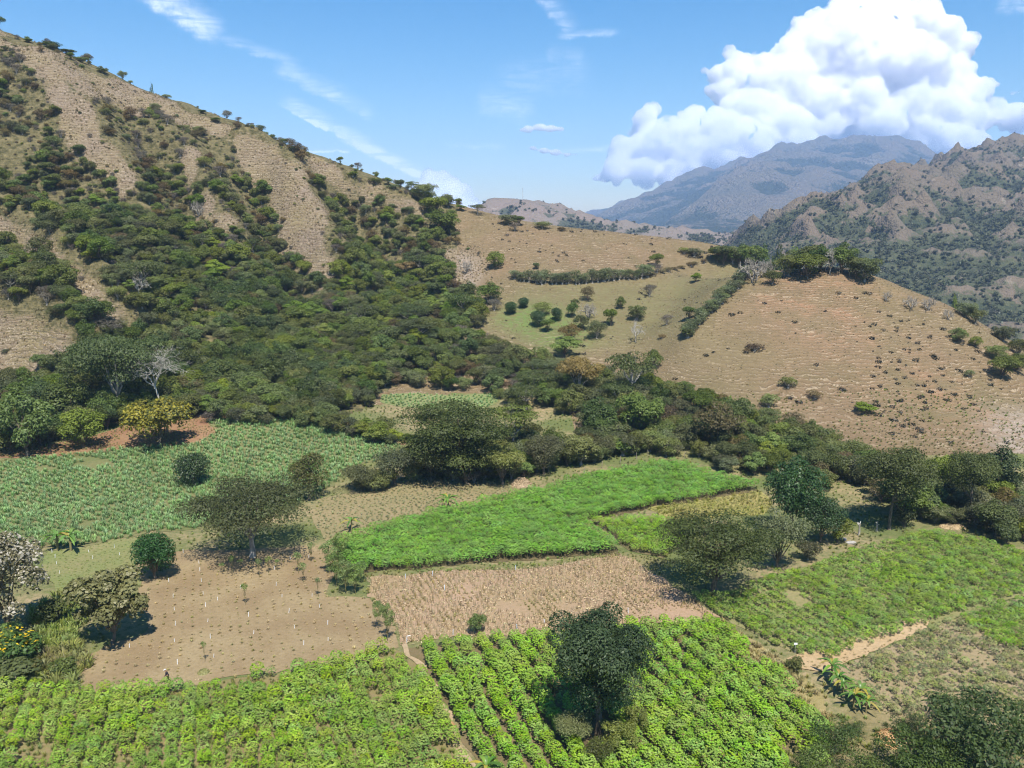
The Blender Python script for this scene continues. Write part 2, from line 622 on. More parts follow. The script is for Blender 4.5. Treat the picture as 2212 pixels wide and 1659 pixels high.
def mat_pasture():
    m, t = new_mat('pasture_grass')
    pos = t.n('ShaderNodeNewGeometry').outputs['Position']
    sep = t.n('ShaderNodeSeparateXYZ')
    t.l(pos, sep.inputs[0])
    n0 = t.noise(pos, 0.11, 4, 0.6)
    n1 = t.noise(pos, 0.5, 4, 0.6)
    n2 = t.noise(pos, 3.0, 3, 0.7)
    # cattle terraces: bands that follow the height, wandering and broken
    ph = t.m('ADD', t.m('MULTIPLY', sep.outputs[2], 1.5), t.m('ADD', t.m('MULTIPLY', n0, 5.0), t.m('MULTIPLY', n1, 1.3)))
    fr = t.m('ABSOLUTE', t.m('SUBTRACT', t.m('FRACT', ph), 0.5))
    wd = t.mapr(t.noise(pos, 0.22, 3), 0.35, 0.65, 0.04, 0.24)
    line = t.mapr(fr, t.m('MULTIPLY', wd, 0.35), wd, 1.0, 0.0, True)
    riser = t.mapr(t.m('FRACT', t.m('ADD', ph, 0.3)), 0.0, 0.4, 1.0, 0.0)
    big = t.noise(pos, 0.025, 3)
    base = t.mix(t.mapr(big, 0.4, 0.6), (0.158, 0.122, 0.064), (0.175, 0.120, 0.070))
    base = t.mix(t.m('MULTIPLY', t.attr('green'), 0.85), base, (0.132, 0.125, 0.055))
    base = t.mix(t.m('MULTIPLY', t.attr('lush'), 0.9), base, (0.10, 0.155, 0.04))
    redm = t.m('MULTIPLY', t.attr('red'), t.mapr(n0, 0.40, 0.64))
    base = t.mix(t.m('MULTIPLY', redm, 0.8), base, (0.265, 0.145, 0.085))
    base = t.mix(t.mapr(t.noise(pos, 0.06, 5, 0.7), 0.52, 0.66, 0, 0.55), base, (0.115, 0.098, 0.045))
    base = t.mix(t.mapr(n1, 0.45, 0.7, 0, 0.75), base, (0.125, 0.095, 0.05))
    keep = t.m('MULTIPLY', t.m('SUBTRACT', 1.0, t.m('MULTIPLY', t.attr('green'), 0.75)), t.mapr(t.noise(pos, 0.045, 4, 0.65), 0.40, 0.60, 0.4, 1.0))
    col = t.mix(t.m('MULTIPLY', t.m('MULTIPLY', riser, 1.0), keep), base, (0.105, 0.075, 0.04))
    col = t.mix(t.m('MULTIPLY', t.m('MULTIPLY', line, t.mapr(n2, 0.3, 0.6, 0.35, 1.0)), t.m('MULTIPLY', keep, 0.9)), col, (0.32, 0.25, 0.165))
    col = t.mix(t.mapr(n2, 0.55, 0.8, 0, 0.4), col, (0.28, 0.225, 0.14))
    pl = t.m('MULTIPLY', t.attr('pale'), t.mapr(n1, 0.3, 0.6))
    col = t.mix(t.m('MULTIPLY', pl, 0.7), col, (0.38, 0.32, 0.27))
    col = t.mix(t.m('MULTIPLY', t.attr('pale'), t.mapr(n2, 0.5, 0.62, 0, 0.8)), col, (0.16, 0.13, 0.10))
    hgt = t.m('ADD', t.m('MULTIPLY', line, t.m('MULTIPLY', keep, 0.7)), t.m('MULTIPLY', n1, 0.9))
    rough_out(t, col, hgt, dist=0.5, strength=0.8)
    return m


M_VALLEY, M_MOUNT, M_PAST = mat_valley(), mat_mountain(), mat_pasture()

# split the one height field into the pieces of the setting
ny, nx = GZ.shape
idx = np.arange(nx * ny).reshape(ny, nx)
QUADS = np.stack([idx[:-1, :-1], idx[:-1, 1:], idx[1:, 1:], idx[1:, :-1]], -1).reshape(-1, 4)
fcx = (MX[:-1, :-1] + STEP / 2).ravel()
fcy = (MY[:-1, :-1] + STEP / 2).ravel()
fu, fv = project(fcx, fcy, H(fcx, fcy))
# the mountain lies left of the gully line; the pasture is right of it
gul = np.array(gpoly([(820, 850), (960, 760), (1050, 700), (1010, 620), (985, 545), (985, 460)]))
gul = gul[np.argsort(gul[:, 1])]
gx_at = np.interp(fcy, gul[:, 1], gul[:, 0])
fz = H(fcx, fcy)
is_hill = (fz > np.where(fcx > 15, np.where(fcy > 178, 2.2, 4.0), 5.5)) & (fcy > 165) | (fcy > 400)
is_mount = is_hill & (fcx < gx_at)
is_past = is_hill & ~is_mount


def terrain_piece(name, sel, mat, label):
    q = QUADS[sel]
    used, inv = np.unique(q, return_inverse=True)
    V = np.c_[MX.ravel()[used], MY.ravel()[used], GZ.ravel()[used]]
    at = {k: ('POINT', a.ravel()[used]) for k, a in dict(bare=bare_soft, green=green, lush=lush, red=red, pale=pale).items()}
    o = link(name, make_mesh(name, V, inv.reshape(-1, 4), mat, True, at))
    return tag(o, label, kind='structure')


terrain_piece('ground', ~is_hill, M_VALLEY, 'flat valley floor of dry soil and grass between the fields')
terrain_piece('mountainside', is_mount, M_MOUNT, 'steep mountainside with bare brown spurs and scrub gullies')
terrain_piece('pasture_hill', is_past, M_PAST, 'brown grazed pasture hill with cattle terraces')
# ------------------------------------------------------------------ far country
def far_grid(name, xs, ys, ctrl, wpts, ridge, mat, label, unit=500.0, lam=0.001, vegk=6, fine=0.45, vegb=0.5, crests=(), calm=0.0):
    P = [tuple(float(c) for c in world_pt(*c)) for c in ctrl] + wpts
    t = TPS(P, lam=lam, unit=unit)
    X, Y = np.meshgrid(xs, ys)
    Z = t(X, Y)
    wl, amp, seed, base = ridge
    wx = (fbm(X / wl * 0.7, Y / wl * 0.7, 3, seed + 40) - 0.5) * wl * 0.9
    wy = (fbm(X / wl * 0.7, Y / wl * 0.7, 3, seed + 50) - 0.5) * wl * 0.9
    rg = ridged((X + wx) / wl, (Y + wy) / wl, 5, seed, 0.52)
    k = np.clip((Z - base) / (amp * 2.2), 0, 1) * (1 - calm * np.clip((Z - 350) / 250, 0, 1))
    rg2 = ridged((X - wy * 0.3) / (wl * 0.37), (Y + wx * 0.3) / (wl * 0.37), 4, seed + 70, 0.5)
    Z = Z + ((rg - 0.42) * amp + (rg2 - 0.42) * amp * fine) * k
    for line, ca, cw in crests:
        p = np.array([[float(c) for c in world_pt(*q)] for q in line])[:, :2]
        best = np.full(X.shape, 1e9)
        for a, b in zip(p[:-1], p[1:]):
            d = b - a
            s = np.clip(((X + wx * .25 - a[0]) * d[0] + (Y + wy * .25 - a[1]) * d[1]) / ((d ** 2).sum() + 1e-9), 0, 1)
            best = np.minimum(best, np.hypot(X + wx * .25 - a[0] - s * d[0], Y + wy * .25 - a[1] - s * d[1]))
        Z = Z + ca * np.maximum(0, 1 - best / cw) ** 1.3
    Z = np.maximum(Z, base - 6 + 4 * fbm(X / wl, Y / wl, 3, seed + 9))
    con = blur(Z, vegk) - Z                          # positive in gullies, negative on crests
    con = con / (np.abs(con).mean() * 2 + 1e-6)
    con = np.clip(con, -1.6, 1.6)
    veg = np.clip(vegb + 0.42 * con + (fbm(X / wl * 2.2, Y / wl * 2.2, 4, seed + 3) - 0.5) * 0.7, 0, 1)  # plant cover; on the blue mountain also fold shade painted into the colour
    n, mm = X.shape
    ii = np.arange(n * mm).reshape(n, mm)
    Q = np.stack([ii[:-1, :-1], ii[:-1, 1:], ii[1:, 1:], ii[1:, :-1]], -1).reshape(-1, 4)
    me = make_mesh(name, np.c_[X.ravel(), Y.ravel(), Z.ravel()], Q, mat, True, {'veg': ('POINT', veg.ravel())})
    o = tag(link(name, me), label, kind='structure')
    return o, X, Y, Z, veg


def mat_far(name, s, bareA, bareB, vegA, vegB, bump):
    m, t = new_mat(name)
    pos = t.n('ShaderNodeNewGeometry').outputs['Position']
    a = t.noise(pos, 0.006 * s, 5, 0.6)
    b = t.noise(pos, 0.03 * s, 5, 0.65)
    c = t.noise(pos, 0.12 * s, 3, 0.7)
    v = t.m('ADD', t.attr('veg'), t.m('ADD', t.m('MULTIPLY', t.m('SUBTRACT', b, 0.5), 0.8), t.m('MULTIPLY', t.m('SUBTRACT', c, 0.5), 0.8)))
    bare_ = t.mix(t.mapr(a, 0.4, 0.6), bareA, bareB)
    bare_ = t.mix(t.mapr(b, 0.62, 0.72, 0, 0.5), bare_, (0.42, 0.36, 0.29))
    veg_ = t.mix(t.mapr(c, 0.4, 0.65), vegA, vegB)
    col = t.mix(t.mapr(v, 0.36, 0.56), bare_, veg_)
    rough_out(t, col, t.m('ADD', b, t.m('MULTIPLY', c, 0.5)), dist=bump, strength=0.9)
    return m


M_FAR1 = mat_far('far_scrub', 1.0, (0.122, 0.104, 0.077), (0.14, 0.110, 0.080), (0.04, 0.05, 0.028), (0.08, 0.085, 0.046), 10.0)
M_FAR2 = mat_far('far_dry_hill', 1.0, (0.17, 0.145, 0.12), (0.19, 0.15, 0.125), (0.05, 0.06, 0.04), (0.09, 0.09, 0.06), 10.0)
M_FAR3 = mat_far('far_blue_mountain', 0.4, (0.20, 0.185, 0.14), (0.24, 0.20, 0.15), (0.045, 0.06, 0.035), (0.08, 0.095, 0.055), 160.0)  # dark plant tones also stand in for shaded valleys between the folds

# the sheet that reaches the horizon
m_plain, t_ = new_mat('far_valley_scrub')
pos_ = t_.n('ShaderNodeNewGeometry').outputs['Position']
rough_out(t_, t_.mix(t_.mapr(t_.noise(pos_, 0.02, 6, 0.65), 0.42, 0.6), (0.035, 0.048, 0.025), (0.14, 0.12, 0.07)))
gx = np.linspace(-9000, 9000, 37)
gy = np.linspace(-700, 11500, 41)
XX, YY = np.meshgrid(gx, gy)
ii = np.arange(XX.size).reshape(XX.shape)
Q = np.stack([ii[:-1, :-1], ii[:-1, 1:], ii[1:, 1:], ii[1:, :-1]], -1).reshape(-1, 4)
tag(link('terrain', make_mesh('terrain', np.c_[XX.ravel(), YY.ravel(), np.full(XX.size, -96.0)], Q, m_plain)), 'broad scrub plain of the lower valley', kind='structure')

# dry scrub mountain on the right, 1 to 2 km away
RIGHT = far_grid(
    'scrub_mountain', np.arange(180, 2100, 7.0), np.arange(560, 2500, 8.0),
    [(1693, 517, 1150), (1775, 480, 1220), (1849, 440, 1290), (1893, 422, 1340), (1930, 408, 1380), (1967, 394, 1420), (1996, 384, 1450), (2048, 392, 1450),
     (2063, 388, 1560), (2085, 373, 1750), (2137, 346, 1850), (2205, 310, 1950), (2290, 270, 2000), (1910, 600, 900), (1800, 560, 980), (2000, 560, 1000), (2100, 520, 1080),
     (2212, 480, 1150), (2000, 480, 1220), (2120, 440, 1350), (2212, 400, 1550), (1850, 520, 1080), (2212, 610, 900), (2100, 640, 820), (2212, 690, 760),
     (1940, 450, 1280), (2000, 532, 1030), (2030, 600, 880), (2400, 600, 900), (2400, 420, 1500), (1700, 570, 950)],
    [(180, 560, -90), (500, 560, -92), (800, 560, -90), (1200, 600, -60), (180, 900, -92), (200, 1400, -90), (400, 1700, -80), (500, 2600, -40), (900, 2600, 40), (1400, 2600, 150), (2000, 2600, 250),
     (2000, 700, 0), (2000, 1500, 200), (700, 1900, 60)],
    (300.0, 85.0, 3, -92.0), M_FAR1, 'dry scrub mountain with brown spurs and dark wooded gullies', unit=300.0, vegk=3, fine=0.95, vegb=0.60)

# grey-brown hill with the mast, behind the saddle
MID = far_grid(
    'mast_hill', np.arange(-500, 1300, 14.0), np.arange(1250, 2700, 14.0),
    [(1000, 520, 1900), (1040, 480, 1850), (1062, 458, 1820), (1085, 440, 1800), (1129, 431, 1800), (1160, 439, 1800), (1200, 455, 1780), (1260, 474, 1750), (1350, 489, 1700), (1420, 500, 1650),
     (1480, 508, 1600), (1560, 524, 1600), (1660, 535, 1600)],
    [(-400, 1300, -85), (0, 1300, -85), (400, 1270, -88), (700, 1270, -90), (-400, 2000, -40), (-200, 1900, -10), (-400, 2600, -60), (100, 2600, -40), (600, 2600, -60), (1200, 2600, -60), (1000, 1700, -85), (1200, 1300, -92)],
    (200.0, 44.0, 21, -90.0), M_FAR2, 'grey brown dry hill carrying a thin mast', unit=300.0, vegk=3)

# foothills and the big blue mountain
BLUE = far_grid(
    'blue_mountain', np.arange(-600, 7600, 30.0), np.arange(2500, 9400, 32.0),
    [(1240, 494, 7000), (1273, 481, 7000), (1320, 460, 7000), (1372, 431, 7100), (1434, 426, 7300), (1502, 420, 7500), (1554, 396, 7700), (1606, 376, 7900),
     (1674, 378, 7500), (1726, 354, 7400), (1804, 331, 7400), (1872, 338, 7500), (1940, 338, 7600), (1997, 355, 7600), (2049, 375, 7600), (2117, 384, 7600), (2212, 414, 7600),
     (1500, 480, 4300), (1600, 445, 4700), (1660, 420, 5000), (1740, 400, 5200), (1700, 470, 4200), (1800, 450, 4400), (1450, 490, 3900), (1800, 360, 6200), (1900, 400, 5600),
     (1560, 500, 3600), (1650, 500, 3600), (1400, 500, 4200), (1500, 440, 6000), (1350, 470, 5500)],
    [(-500, 2600, -90), (600, 2600, -88), (1500, 2600, -88), (2600, 2600, -80), (4000, 2800, 0), (6500, 3000, 200), (-500, 6000, -80), (-500, 10000, -80), (800, 10000, 0), (2500, 10000, 300), (4500, 10000, 500), (7000, 10000, 300),
     (7000, 6500, 300), (600, 5000, -60)],
    (1500.0, 300.0, 63, -90.0), M_FAR3, 'large hazy blue mountain with folded foothills under the cloud', unit=1500.0, vegk=4, fine=0.75, calm=0.55, vegb=0.54, crests=[
        ([(1804, 300, 7300), (1760, 350, 6700), (1700, 395, 6000), (1640, 440, 5200), (1580, 485, 4300)], 100, 420), ([(1872, 310, 7300), (1850, 370, 6500), (1790, 420, 5600), (1740, 460, 4900), (1690, 495, 4200)], 100, 420),
        ([(1940, 310, 7400), (1960, 360, 6900), (1930, 410, 6100), (1880, 450, 5300)], 100, 420), ([(1726, 325, 7200), (1650, 380, 6800), (1560, 430, 6200), (1480, 470, 5500)], 100, 420),
        ([(1606, 360, 7700), (1540, 405, 7000), (1450, 445, 6500), (1380, 475, 6000)], 140, 400), ([(1690, 350, 7000), (1600, 420, 5600), (1520, 480, 4500)], 120, 330)])


# dark crowns of the trees on the two nearer far hills
def blob_tree(seed):
    rng = np.random.default_rng(seed)
    lob = [((rng.uniform(-1.2, 1.2), rng.uniform(-1.2, 1.2), rng.uniform(1.6, 2.8)), rng.uniform(1.2, 1.9)) for _ in range(5)]
    V, Q, t, k = crown(rng, lob, 70, 1.5, 0.7)
    return Geo().add(V, Q, 0, t, k)


def far_woods(name, grid, n, smin, smax, thr, label, box, seed):
    rng = np.random.default_rng(seed)
    o, X, Y, Z, veg = grid
    x, y = rng.uniform(X.min(), X.max(), n), rng.uniform(Y.min(), Y.max(), n)
    dx, dy = X[0, 1] - X[0, 0], Y[1, 0] - Y[0, 0]
    fx, fy = (x - X.min()) / dx, (y - Y.min()) / dy
    ix, iy = np.clip(fx.astype(int), 0, X.shape[1] - 2), np.clip(fy.astype(int), 0, X.shape[0] - 2)
    fx, fy = fx - ix, fy - iy
    z = (Z[iy, ix] * (1 - fx) + Z[iy, ix + 1] * fx) * (1 - fy) + (Z[iy + 1, ix] * (1 - fx) + Z[iy + 1, ix + 1] * fx) * fy
    u, v = project(x, y, z)
    p = np.clip((veg[iy, ix] - thr) * 3.0, 0.035, 1)
    k = (rng.random(n) < p) & (u > box[0] - 60) & (u < box[1] + 60) & (v > box[2]) & (v < box[3])
    x, y, z = x[k], y[k], z[k]
    ms = [blob_tree(seed + i).mesh('%s_crown_%d' % (name, i), [FARLEAF[i % len(FARLEAF)]]) for i in range(4)]
    s = rng.uniform(smin, smax, len(x)) * rng.uniform(.7, 1.2, len(x))
    scatter(name, np.c_[x, y, z - 0.3], rng.uniform(0, 6, len(x)), s, rng.integers(0, 4, len(x)), ms, label)
    print(name, len(x))


# ------------------------------------------------------------------ haze
def build_haze():
    m = bpy.data.materials.new('haze_air')
    m.use_nodes = True
    t = NT(m.node_tree)
    out = t.n('ShaderNodeOutputMaterial')
    v = t.n('ShaderNodeVolumePrincipled')
    v.inputs['Color'].default_value = (0.41, 0.63, 1.0, 1)
    v.inputs['Density'].default_value = HAZE
    v.inputs['Anisotropy'].default_value = 0.0
    t.l(v.outputs[0], out.inputs['Volume'])
    x0, x1, y0, y1, z0, z1 = -9100, 9100, -800, 11700, -98.0, 1150.0
    V = [(x0, y0, z0), (x1, y0, z0), (x1, y1, z0), (x0, y1, z0), (x0, y0, z1), (x1, y0, z1), (x1, y1, z1), (x0, y1, z1)]
    F = np.array([(0, 3, 2, 1), (4, 5, 6, 7), (0, 1, 5, 4), (1, 2, 6, 5), (2, 3, 7, 6), (3, 0, 4, 7)])
    o = link('haze', make_mesh('haze', V, F, m))
    tag(o, 'thin blue haze over the valley', kind='stuff')


HAZE = 9.0e-5
build_haze()
# ------------------------------------------------------------------ plant materials
def foliage_mat(name, c1, c2, var=0.35, trans=0.42, c3=None, f3=0.0, rough=0.55, patch=0.0, c4=None):
    """leaf colour between c1 and c2 leaf by leaf; c3 on a share f3 of the leaves; each plant a little different"""
    m, t = new_mat(name)
    out = t.n('ShaderNodeOutputMaterial')
    tint = t.attr('tint')
    oi = t.n('ShaderNodeObjectInfo')
    rnd = oi.outputs['Random']
    col = t.mix(tint, c1, c2)
    if c3:
        col = t.mix(t.m('GREATER_THAN', t.attr('mark'), 1.0 - f3), col, c3)
    if c4:
        pn = t.noise(oi.outputs['Location'], 0.07, 3, 0.6)
        col = t.mix(t.mapr(pn, 0.45, 0.62, 0, patch), col, c4)
    hs = t.n('ShaderNodeHueSaturation')
    t.l(col, hs.inputs['Color'])
    t.l(t.m('ADD', 0.5, t.m('MULTIPLY', t.m('SUBTRACT', rnd, 0.5), 0.05 * min(1.0, var * 3))), hs.inputs['Hue'])
    t.l(t.m('ADD', 1.0, t.m('MULTIPLY', t.m('SUBTRACT', t.m('FRACT', t.m('MULTIPLY', rnd, 7.31)), 0.5), var)), hs.inputs['Saturation'])
    t.l(t.m('ADD', 1.0, t.m('MULTIPLY', t.m('SUBTRACT', t.m('FRACT', t.m('MULTIPLY', rnd, 3.77)), 0.5), var * 2)), hs.inputs['Value'])
    b = t.n('ShaderNodeBsdfPrincipled')
    t.l(hs.outputs[0], b.inputs['Base Color'])
    b.inputs['Roughness'].default_value = rough
    b.inputs['Specular IOR Level'].default_value = 0.35
    tr = t.n('ShaderNodeBsdfTranslucent')
    t.l(t.mix(0.5, hs.outputs[0], (0.9, 1.0, 0.35), 'MULTIPLY'), tr.inputs['Color'])
    mx = t.n('ShaderNodeMixShader')
    mx.inputs[0].default_value = trans
    t.l(b.outputs[0], mx.inputs[1])
    t.l(tr.outputs[0], mx.inputs[2])
    t.l(mx.outputs[0], out.inputs[0])
    return m


def bark_mat(name, c1, c2, sc=3.0):
    m, t = new_mat(name)
    co = t.n('ShaderNodeTexCoord').outputs['Object']
    mp = t.n('ShaderNodeMapping')
    t.l(co, mp.inputs[0])
    mp.inputs['Scale'].default_value = (1, 1, 0.3)
    n = t.noise(mp.outputs[0], sc, 5, 0.65)
    rough_out(t, t.mix(t.mapr(n, 0.35, 0.65), c1, c2), n, dist=0.05)
    return m


F = {
    'dark': foliage_mat('leaf_dark_green', (0.052, 0.074, 0.02), (0.135, 0.178, 0.046), 0.30),
    'olive': foliage_mat('leaf_olive', (0.088, 0.1, 0.034), (0.215, 0.238, 0.09), 0.42, c3=(0.20, 0.20, 0.12), f3=0.10),
    'mid': foliage_mat('leaf_mid_green', (0.08, 0.108, 0.024), (0.19, 0.225, 0.052), 0.34),
    'light': foliage_mat('leaf_light_green', (0.1, 0.145, 0.024), (0.24, 0.29, 0.06), 0.30),
    'grey': foliage_mat('twig_grey', (0.07, 0.06, 0.045), (0.16, 0.135, 0.10), 0.25, trans=0.1),
    'brown': foliage_mat('leaf_brown', (0.105, 0.078, 0.032), (0.23, 0.175, 0.075), 0.3),
    'acacia': foliage_mat('leaf_feathery', (0.052, 0.069, 0.022), (0.135, 0.165, 0.052), 0.2),
    'thorn': foliage_mat('leaf_thorn_scrub', (0.050, 0.075, 0.020), (0.125, 0.17, 0.048), 0.25),
    'halfbrown': foliage_mat('leaf_half_brown', (0.075, 0.075, 0.026), (0.17, 0.16, 0.06), 0.1, c3=(0.10, 0.16, 0.035), f3=0.3),
    'mango': foliage_mat('leaf_glossy_dark', (0.022, 0.05, 0.013), (0.055, 0.1, 0.026), 0.2, rough=0.4, trans=0.15),
    'emerald': foliage_mat('leaf_emerald', (0.03, 0.072, 0.02), (0.08, 0.155, 0.045), 0.2, rough=0.45),
    'grove': foliage_mat('leaf_grey_green_big', (0.022, 0.041, 0.015), (0.08, 0.118, 0.046), 0.15, rough=0.6, c3=(0.14, 0.175, 0.10), f3=0.07),
    'lime': foliage_mat('leaf_lime', (0.07, 0.115, 0.02), (0.17, 0.235, 0.055), 0.2),
    'yellow': foliage_mat('leaf_yellow', (0.17, 0.145, 0.018), (0.44, 0.36, 0.045), 0.15, c3=(0.12, 0.13, 0.03), f3=0.32),
    'golden': foliage_mat('leaf_golden', (0.20, 0.14, 0.05), (0.40, 0.29, 0.12), 0.15),
    'teak': foliage_mat('leaf_teak', (0.12, 0.12, 0.042), (0.28, 0.265, 0.11), 0.2, c3=(0.36, 0.33, 0.18), f3=0.18),
    'white': foliage_mat('leaf_and_white_bloom', (0.12, 0.112, 0.05), (0.25, 0.225, 0.12), 0.2, c3=(0.46, 0.42, 0.34), f3=0.45),
    'moringa': foliage_mat('leaf_fine_pale', (0.11, 0.165, 0.045), (0.23, 0.31, 0.1), 0.2, trans=0.35),
    'sage': foliage_mat('leaf_sage', (0.10, 0.125, 0.055), (0.22, 0.25, 0.13), 0.25),
    'tithonia': foliage_mat('leaf_and_yellow_bloom', (0.05, 0.11, 0.02), (0.10, 0.19, 0.035), 0.15, c3=(0.85, 0.55, 0.02), f3=0.0),
    'bloom': foliage_mat('yellow_bloom', (0.75, 0.45, 0.01), (0.9, 0.62, 0.03), 0.1),
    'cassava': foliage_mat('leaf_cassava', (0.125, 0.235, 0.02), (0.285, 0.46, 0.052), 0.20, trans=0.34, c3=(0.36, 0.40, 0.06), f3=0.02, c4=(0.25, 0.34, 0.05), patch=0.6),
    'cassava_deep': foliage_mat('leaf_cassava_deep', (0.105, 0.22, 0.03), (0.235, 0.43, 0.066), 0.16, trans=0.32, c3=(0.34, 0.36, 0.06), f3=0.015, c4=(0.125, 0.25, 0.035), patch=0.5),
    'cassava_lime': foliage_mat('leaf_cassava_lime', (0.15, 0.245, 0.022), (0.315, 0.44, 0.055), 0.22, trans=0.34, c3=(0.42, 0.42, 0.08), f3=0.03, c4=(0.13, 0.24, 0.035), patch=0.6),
    'crop': foliage_mat('leaf_young_crop', (0.115, 0.2, 0.024), (0.25, 0.37, 0.055), 0.24, trans=0.3, c4=(0.20, 0.26, 0.06), patch=0.3),
    'crop_dry': foliage_mat('leaf_thin_crop', (0.14, 0.165, 0.05), (0.27, 0.28, 0.1), 0.3, trans=0.2, c4=(0.13, 0.20, 0.04), patch=0.5),
    'crop_yellow': foliage_mat('leaf_yellowing_crop', (0.17, 0.18, 0.03), (0.29, 0.29, 0.07), 0.2, trans=0.3, c4=(0.33, 0.28, 0.10), patch=0.7),
    'silver': foliage_mat('blade_silver_green', (0.13, 0.235, 0.075), (0.29, 0.43, 0.17), 0.22, trans=0.25, c4=(0.15, 0.23, 0.085), patch=0.5),
    'pale_tuft': foliage_mat('blade_pale', (0.2, 0.21, 0.09), (0.34, 0.33, 0.17), 0.25, trans=0.2, c4=(0.13, 0.16, 0.06), patch=0.6),
    'grass': foliage_mat('blade_green', (0.11, 0.165, 0.035), (0.26, 0.31, 0.08), 0.28, trans=0.3, c4=(0.24, 0.21, 0.08), patch=0.8),
    'straw': foliage_mat('straw', (0.28, 0.21, 0.11), (0.50, 0.40, 0.23), 0.22, trans=0.1),
    'dryweed': foliage_mat('dry_weed', (0.24, 0.18, 0.075), (0.44, 0.35, 0.17), 0.25, trans=0.15, c4=(0.17, 0.19, 0.05), patch=0.7),
    'banana': foliage_mat('leaf_banana', (0.07, 0.16, 0.025), (0.18, 0.3, 0.055), 0.15, trans=0.35, rough=0.35, c3=(0.36, 0.30, 0.06), f3=0.12),
    'spur': foliage_mat('dry_slope_grass', (0.22, 0.17, 0.085), (0.42, 0.34, 0.20), 0.3, trans=0.15, c4=(0.17, 0.145, 0.06), patch=0.6),
    'tussock': foliage_mat('tussock_dark', (0.016, 0.016, 0.010), (0.045, 0.042, 0.020), 0.3, trans=0.05),
}
B_BROWN = bark_mat('bark_brown', (0.10, 0.075, 0.05), (0.20, 0.16, 0.115))
B_GREY = bark_mat('bark_grey', (0.20, 0.18, 0.15), (0.38, 0.35, 0.30))
B_WHITE = bark_mat('bark_bone_white', (0.42, 0.40, 0.35), (0.66, 0.63, 0.57))
B_BONE = bark_mat('bark_bleached', (0.30, 0.28, 0.24), (0.50, 0.47, 0.41))
B_GREEN = bark_mat('stem_green', (0.14, 0.12, 0.05), (0.24, 0.21, 0.10))

RNG = np.random.default_rng(7)


# ------------------------------------------------------------------ geometry of plants
def unit(a):
    return a / np.maximum(np.linalg.norm(a, axis=-1, keepdims=True), 1e-9)


def leaves_at(c, nrm, size, rng, asp=0.55, fold=0.12, tang=None):
    n = len(c)
    r = rng.normal(size=(n, 3)) if tang is None else tang
    t = unit(np.cross(nrm, r))
    if tang is not None:
        t = unit(tang)
    b = unit(np.cross(nrm, t))
    s = np.broadcast_to(np.asarray(size, float), (n,))[:, None]
    V = np.stack([c + t * s * 0.5, c + b * s * asp * 0.5 + nrm * s * fold, c - t * s * 0.5, c - b * s * asp * 0.5 + nrm * s * fold], 1).reshape(-1, 3)
    return V, np.arange(4 * n).reshape(n, 4)


def crown(rng, lobes, n, leaf, asp=0.55, up=0.35, hollow=0.68, low=0.25, wob=0.6):
    C = np.array([l[0] for l in lobes], float)
    R = np.array([l[1] if hasattr(l[1], '__len__') else (l[1],) * 3 for l in lobes], float)
    w = (R[:, 0] * R[:, 1] + R[:, 0] * R[:, 2])
    k = rng.choice(len(C), n, p=w / w.sum())
    d = unit(rng.normal(size=(n, 3)))
    flip = (d[:, 2] < -0.15) & (rng.random(n) > low)
    d[flip, 2] *= -1
    f = hollow + (1.1 - hollow) * rng.random(n) ** 0.7
    p = C[k] + d * R[k] * f[:, None]
    nrm = unit(d * 0.75 + rng.normal(size=(n, 3)) * wob * 0.6 + np.array([0, 0, up]))
    V, Fq = leaves_at(p, nrm, leaf * rng.uniform(0.65, 1.35, n), rng, asp)
    lob = rng.random(len(C))
    tint = np.clip(0.45 * lob[k] + 0.55 * rng.random(n), 0, 1)
    mark = np.clip(0.75 * rng.random(n) + 0.25 * rng.random(len(C))[k], 0, 1)
    return V, Fq, tint, mark


def tube(path, rad, sides=6):
    P = np.asarray(path, float)
    rad = np.asarray(rad, float)
    T = unit(np.gradient(P, axis=0))
    ref = np.array([0.3, 1, 0.1]) if abs(T[0, 2]) > 0.7 else np.array([0, 0, 1.0])
    A = unit(np.cross(T, ref))
    Bv = np.cross(T, A)
    an = np.linspace(0, 2 * np.pi, sides, endpoint=False)
    V = (P[:, None] + rad[:, None, None] * (np.cos(an)[None, :, None] * A[:, None] + np.sin(an)[None, :, None] * Bv[:, None])).reshape(-1, 3)
    n = len(P)
    i = np.arange(n - 1)[:, None] * sides
    j = np.arange(sides)[None]
    j2 = (j + 1) % sides
    Q = np.stack([i + j, i + j2, i + sides + j2, i + sides + j], -1).reshape(-1, 4)
    return V, Q


class Geo:
    def __init__(s):
        s.V, s.F, s.mi, s.t, s.k, s.n = [], [], [], [], [], 0

    def add(s, V, Q, mi=0, tint=None, mark=None):
        s.V.append(V)
        s.F.append(Q + s.n)
        s.n += len(V)
        s.mi.append(np.full(len(Q), mi))
        s.t.append(np.full(len(Q), 0.5) if tint is None else tint)
        s.k.append(np.zeros(len(Q)) if mark is None else mark)
        return s

    def mesh(s, name, mats):
        me = make_mesh(name, np.concatenate(s.V), np.concatenate(s.F), None, False, {'tint': ('FACE', np.concatenate(s.t)), 'mark': ('FACE', np.concatenate(s.k))})
        for m in mats:
            me.materials.append(m)
        if len(mats) > 1:
            me.polygons.foreach_set('material_index', np.concatenate(s.mi).astype(np.int32))
        return me


def limb(rng, a, b, r0, r1, sag=0.1, n=5):
    a, b = np.asarray(a, float), np.asarray(b, float)
    s = np.linspace(0, 1, n)[:, None]
    L = np.linalg.norm(b - a)
    P = a + (b - a) * s + np.array([0, 0, -sag * L]) * (4 * s * (1 - s)) * 0.5
    P[1:-1] += rng.normal(size=(n - 2, 3)) * L * 0.035
    return tube(P, np.linspace(r0, r1, n), 5)


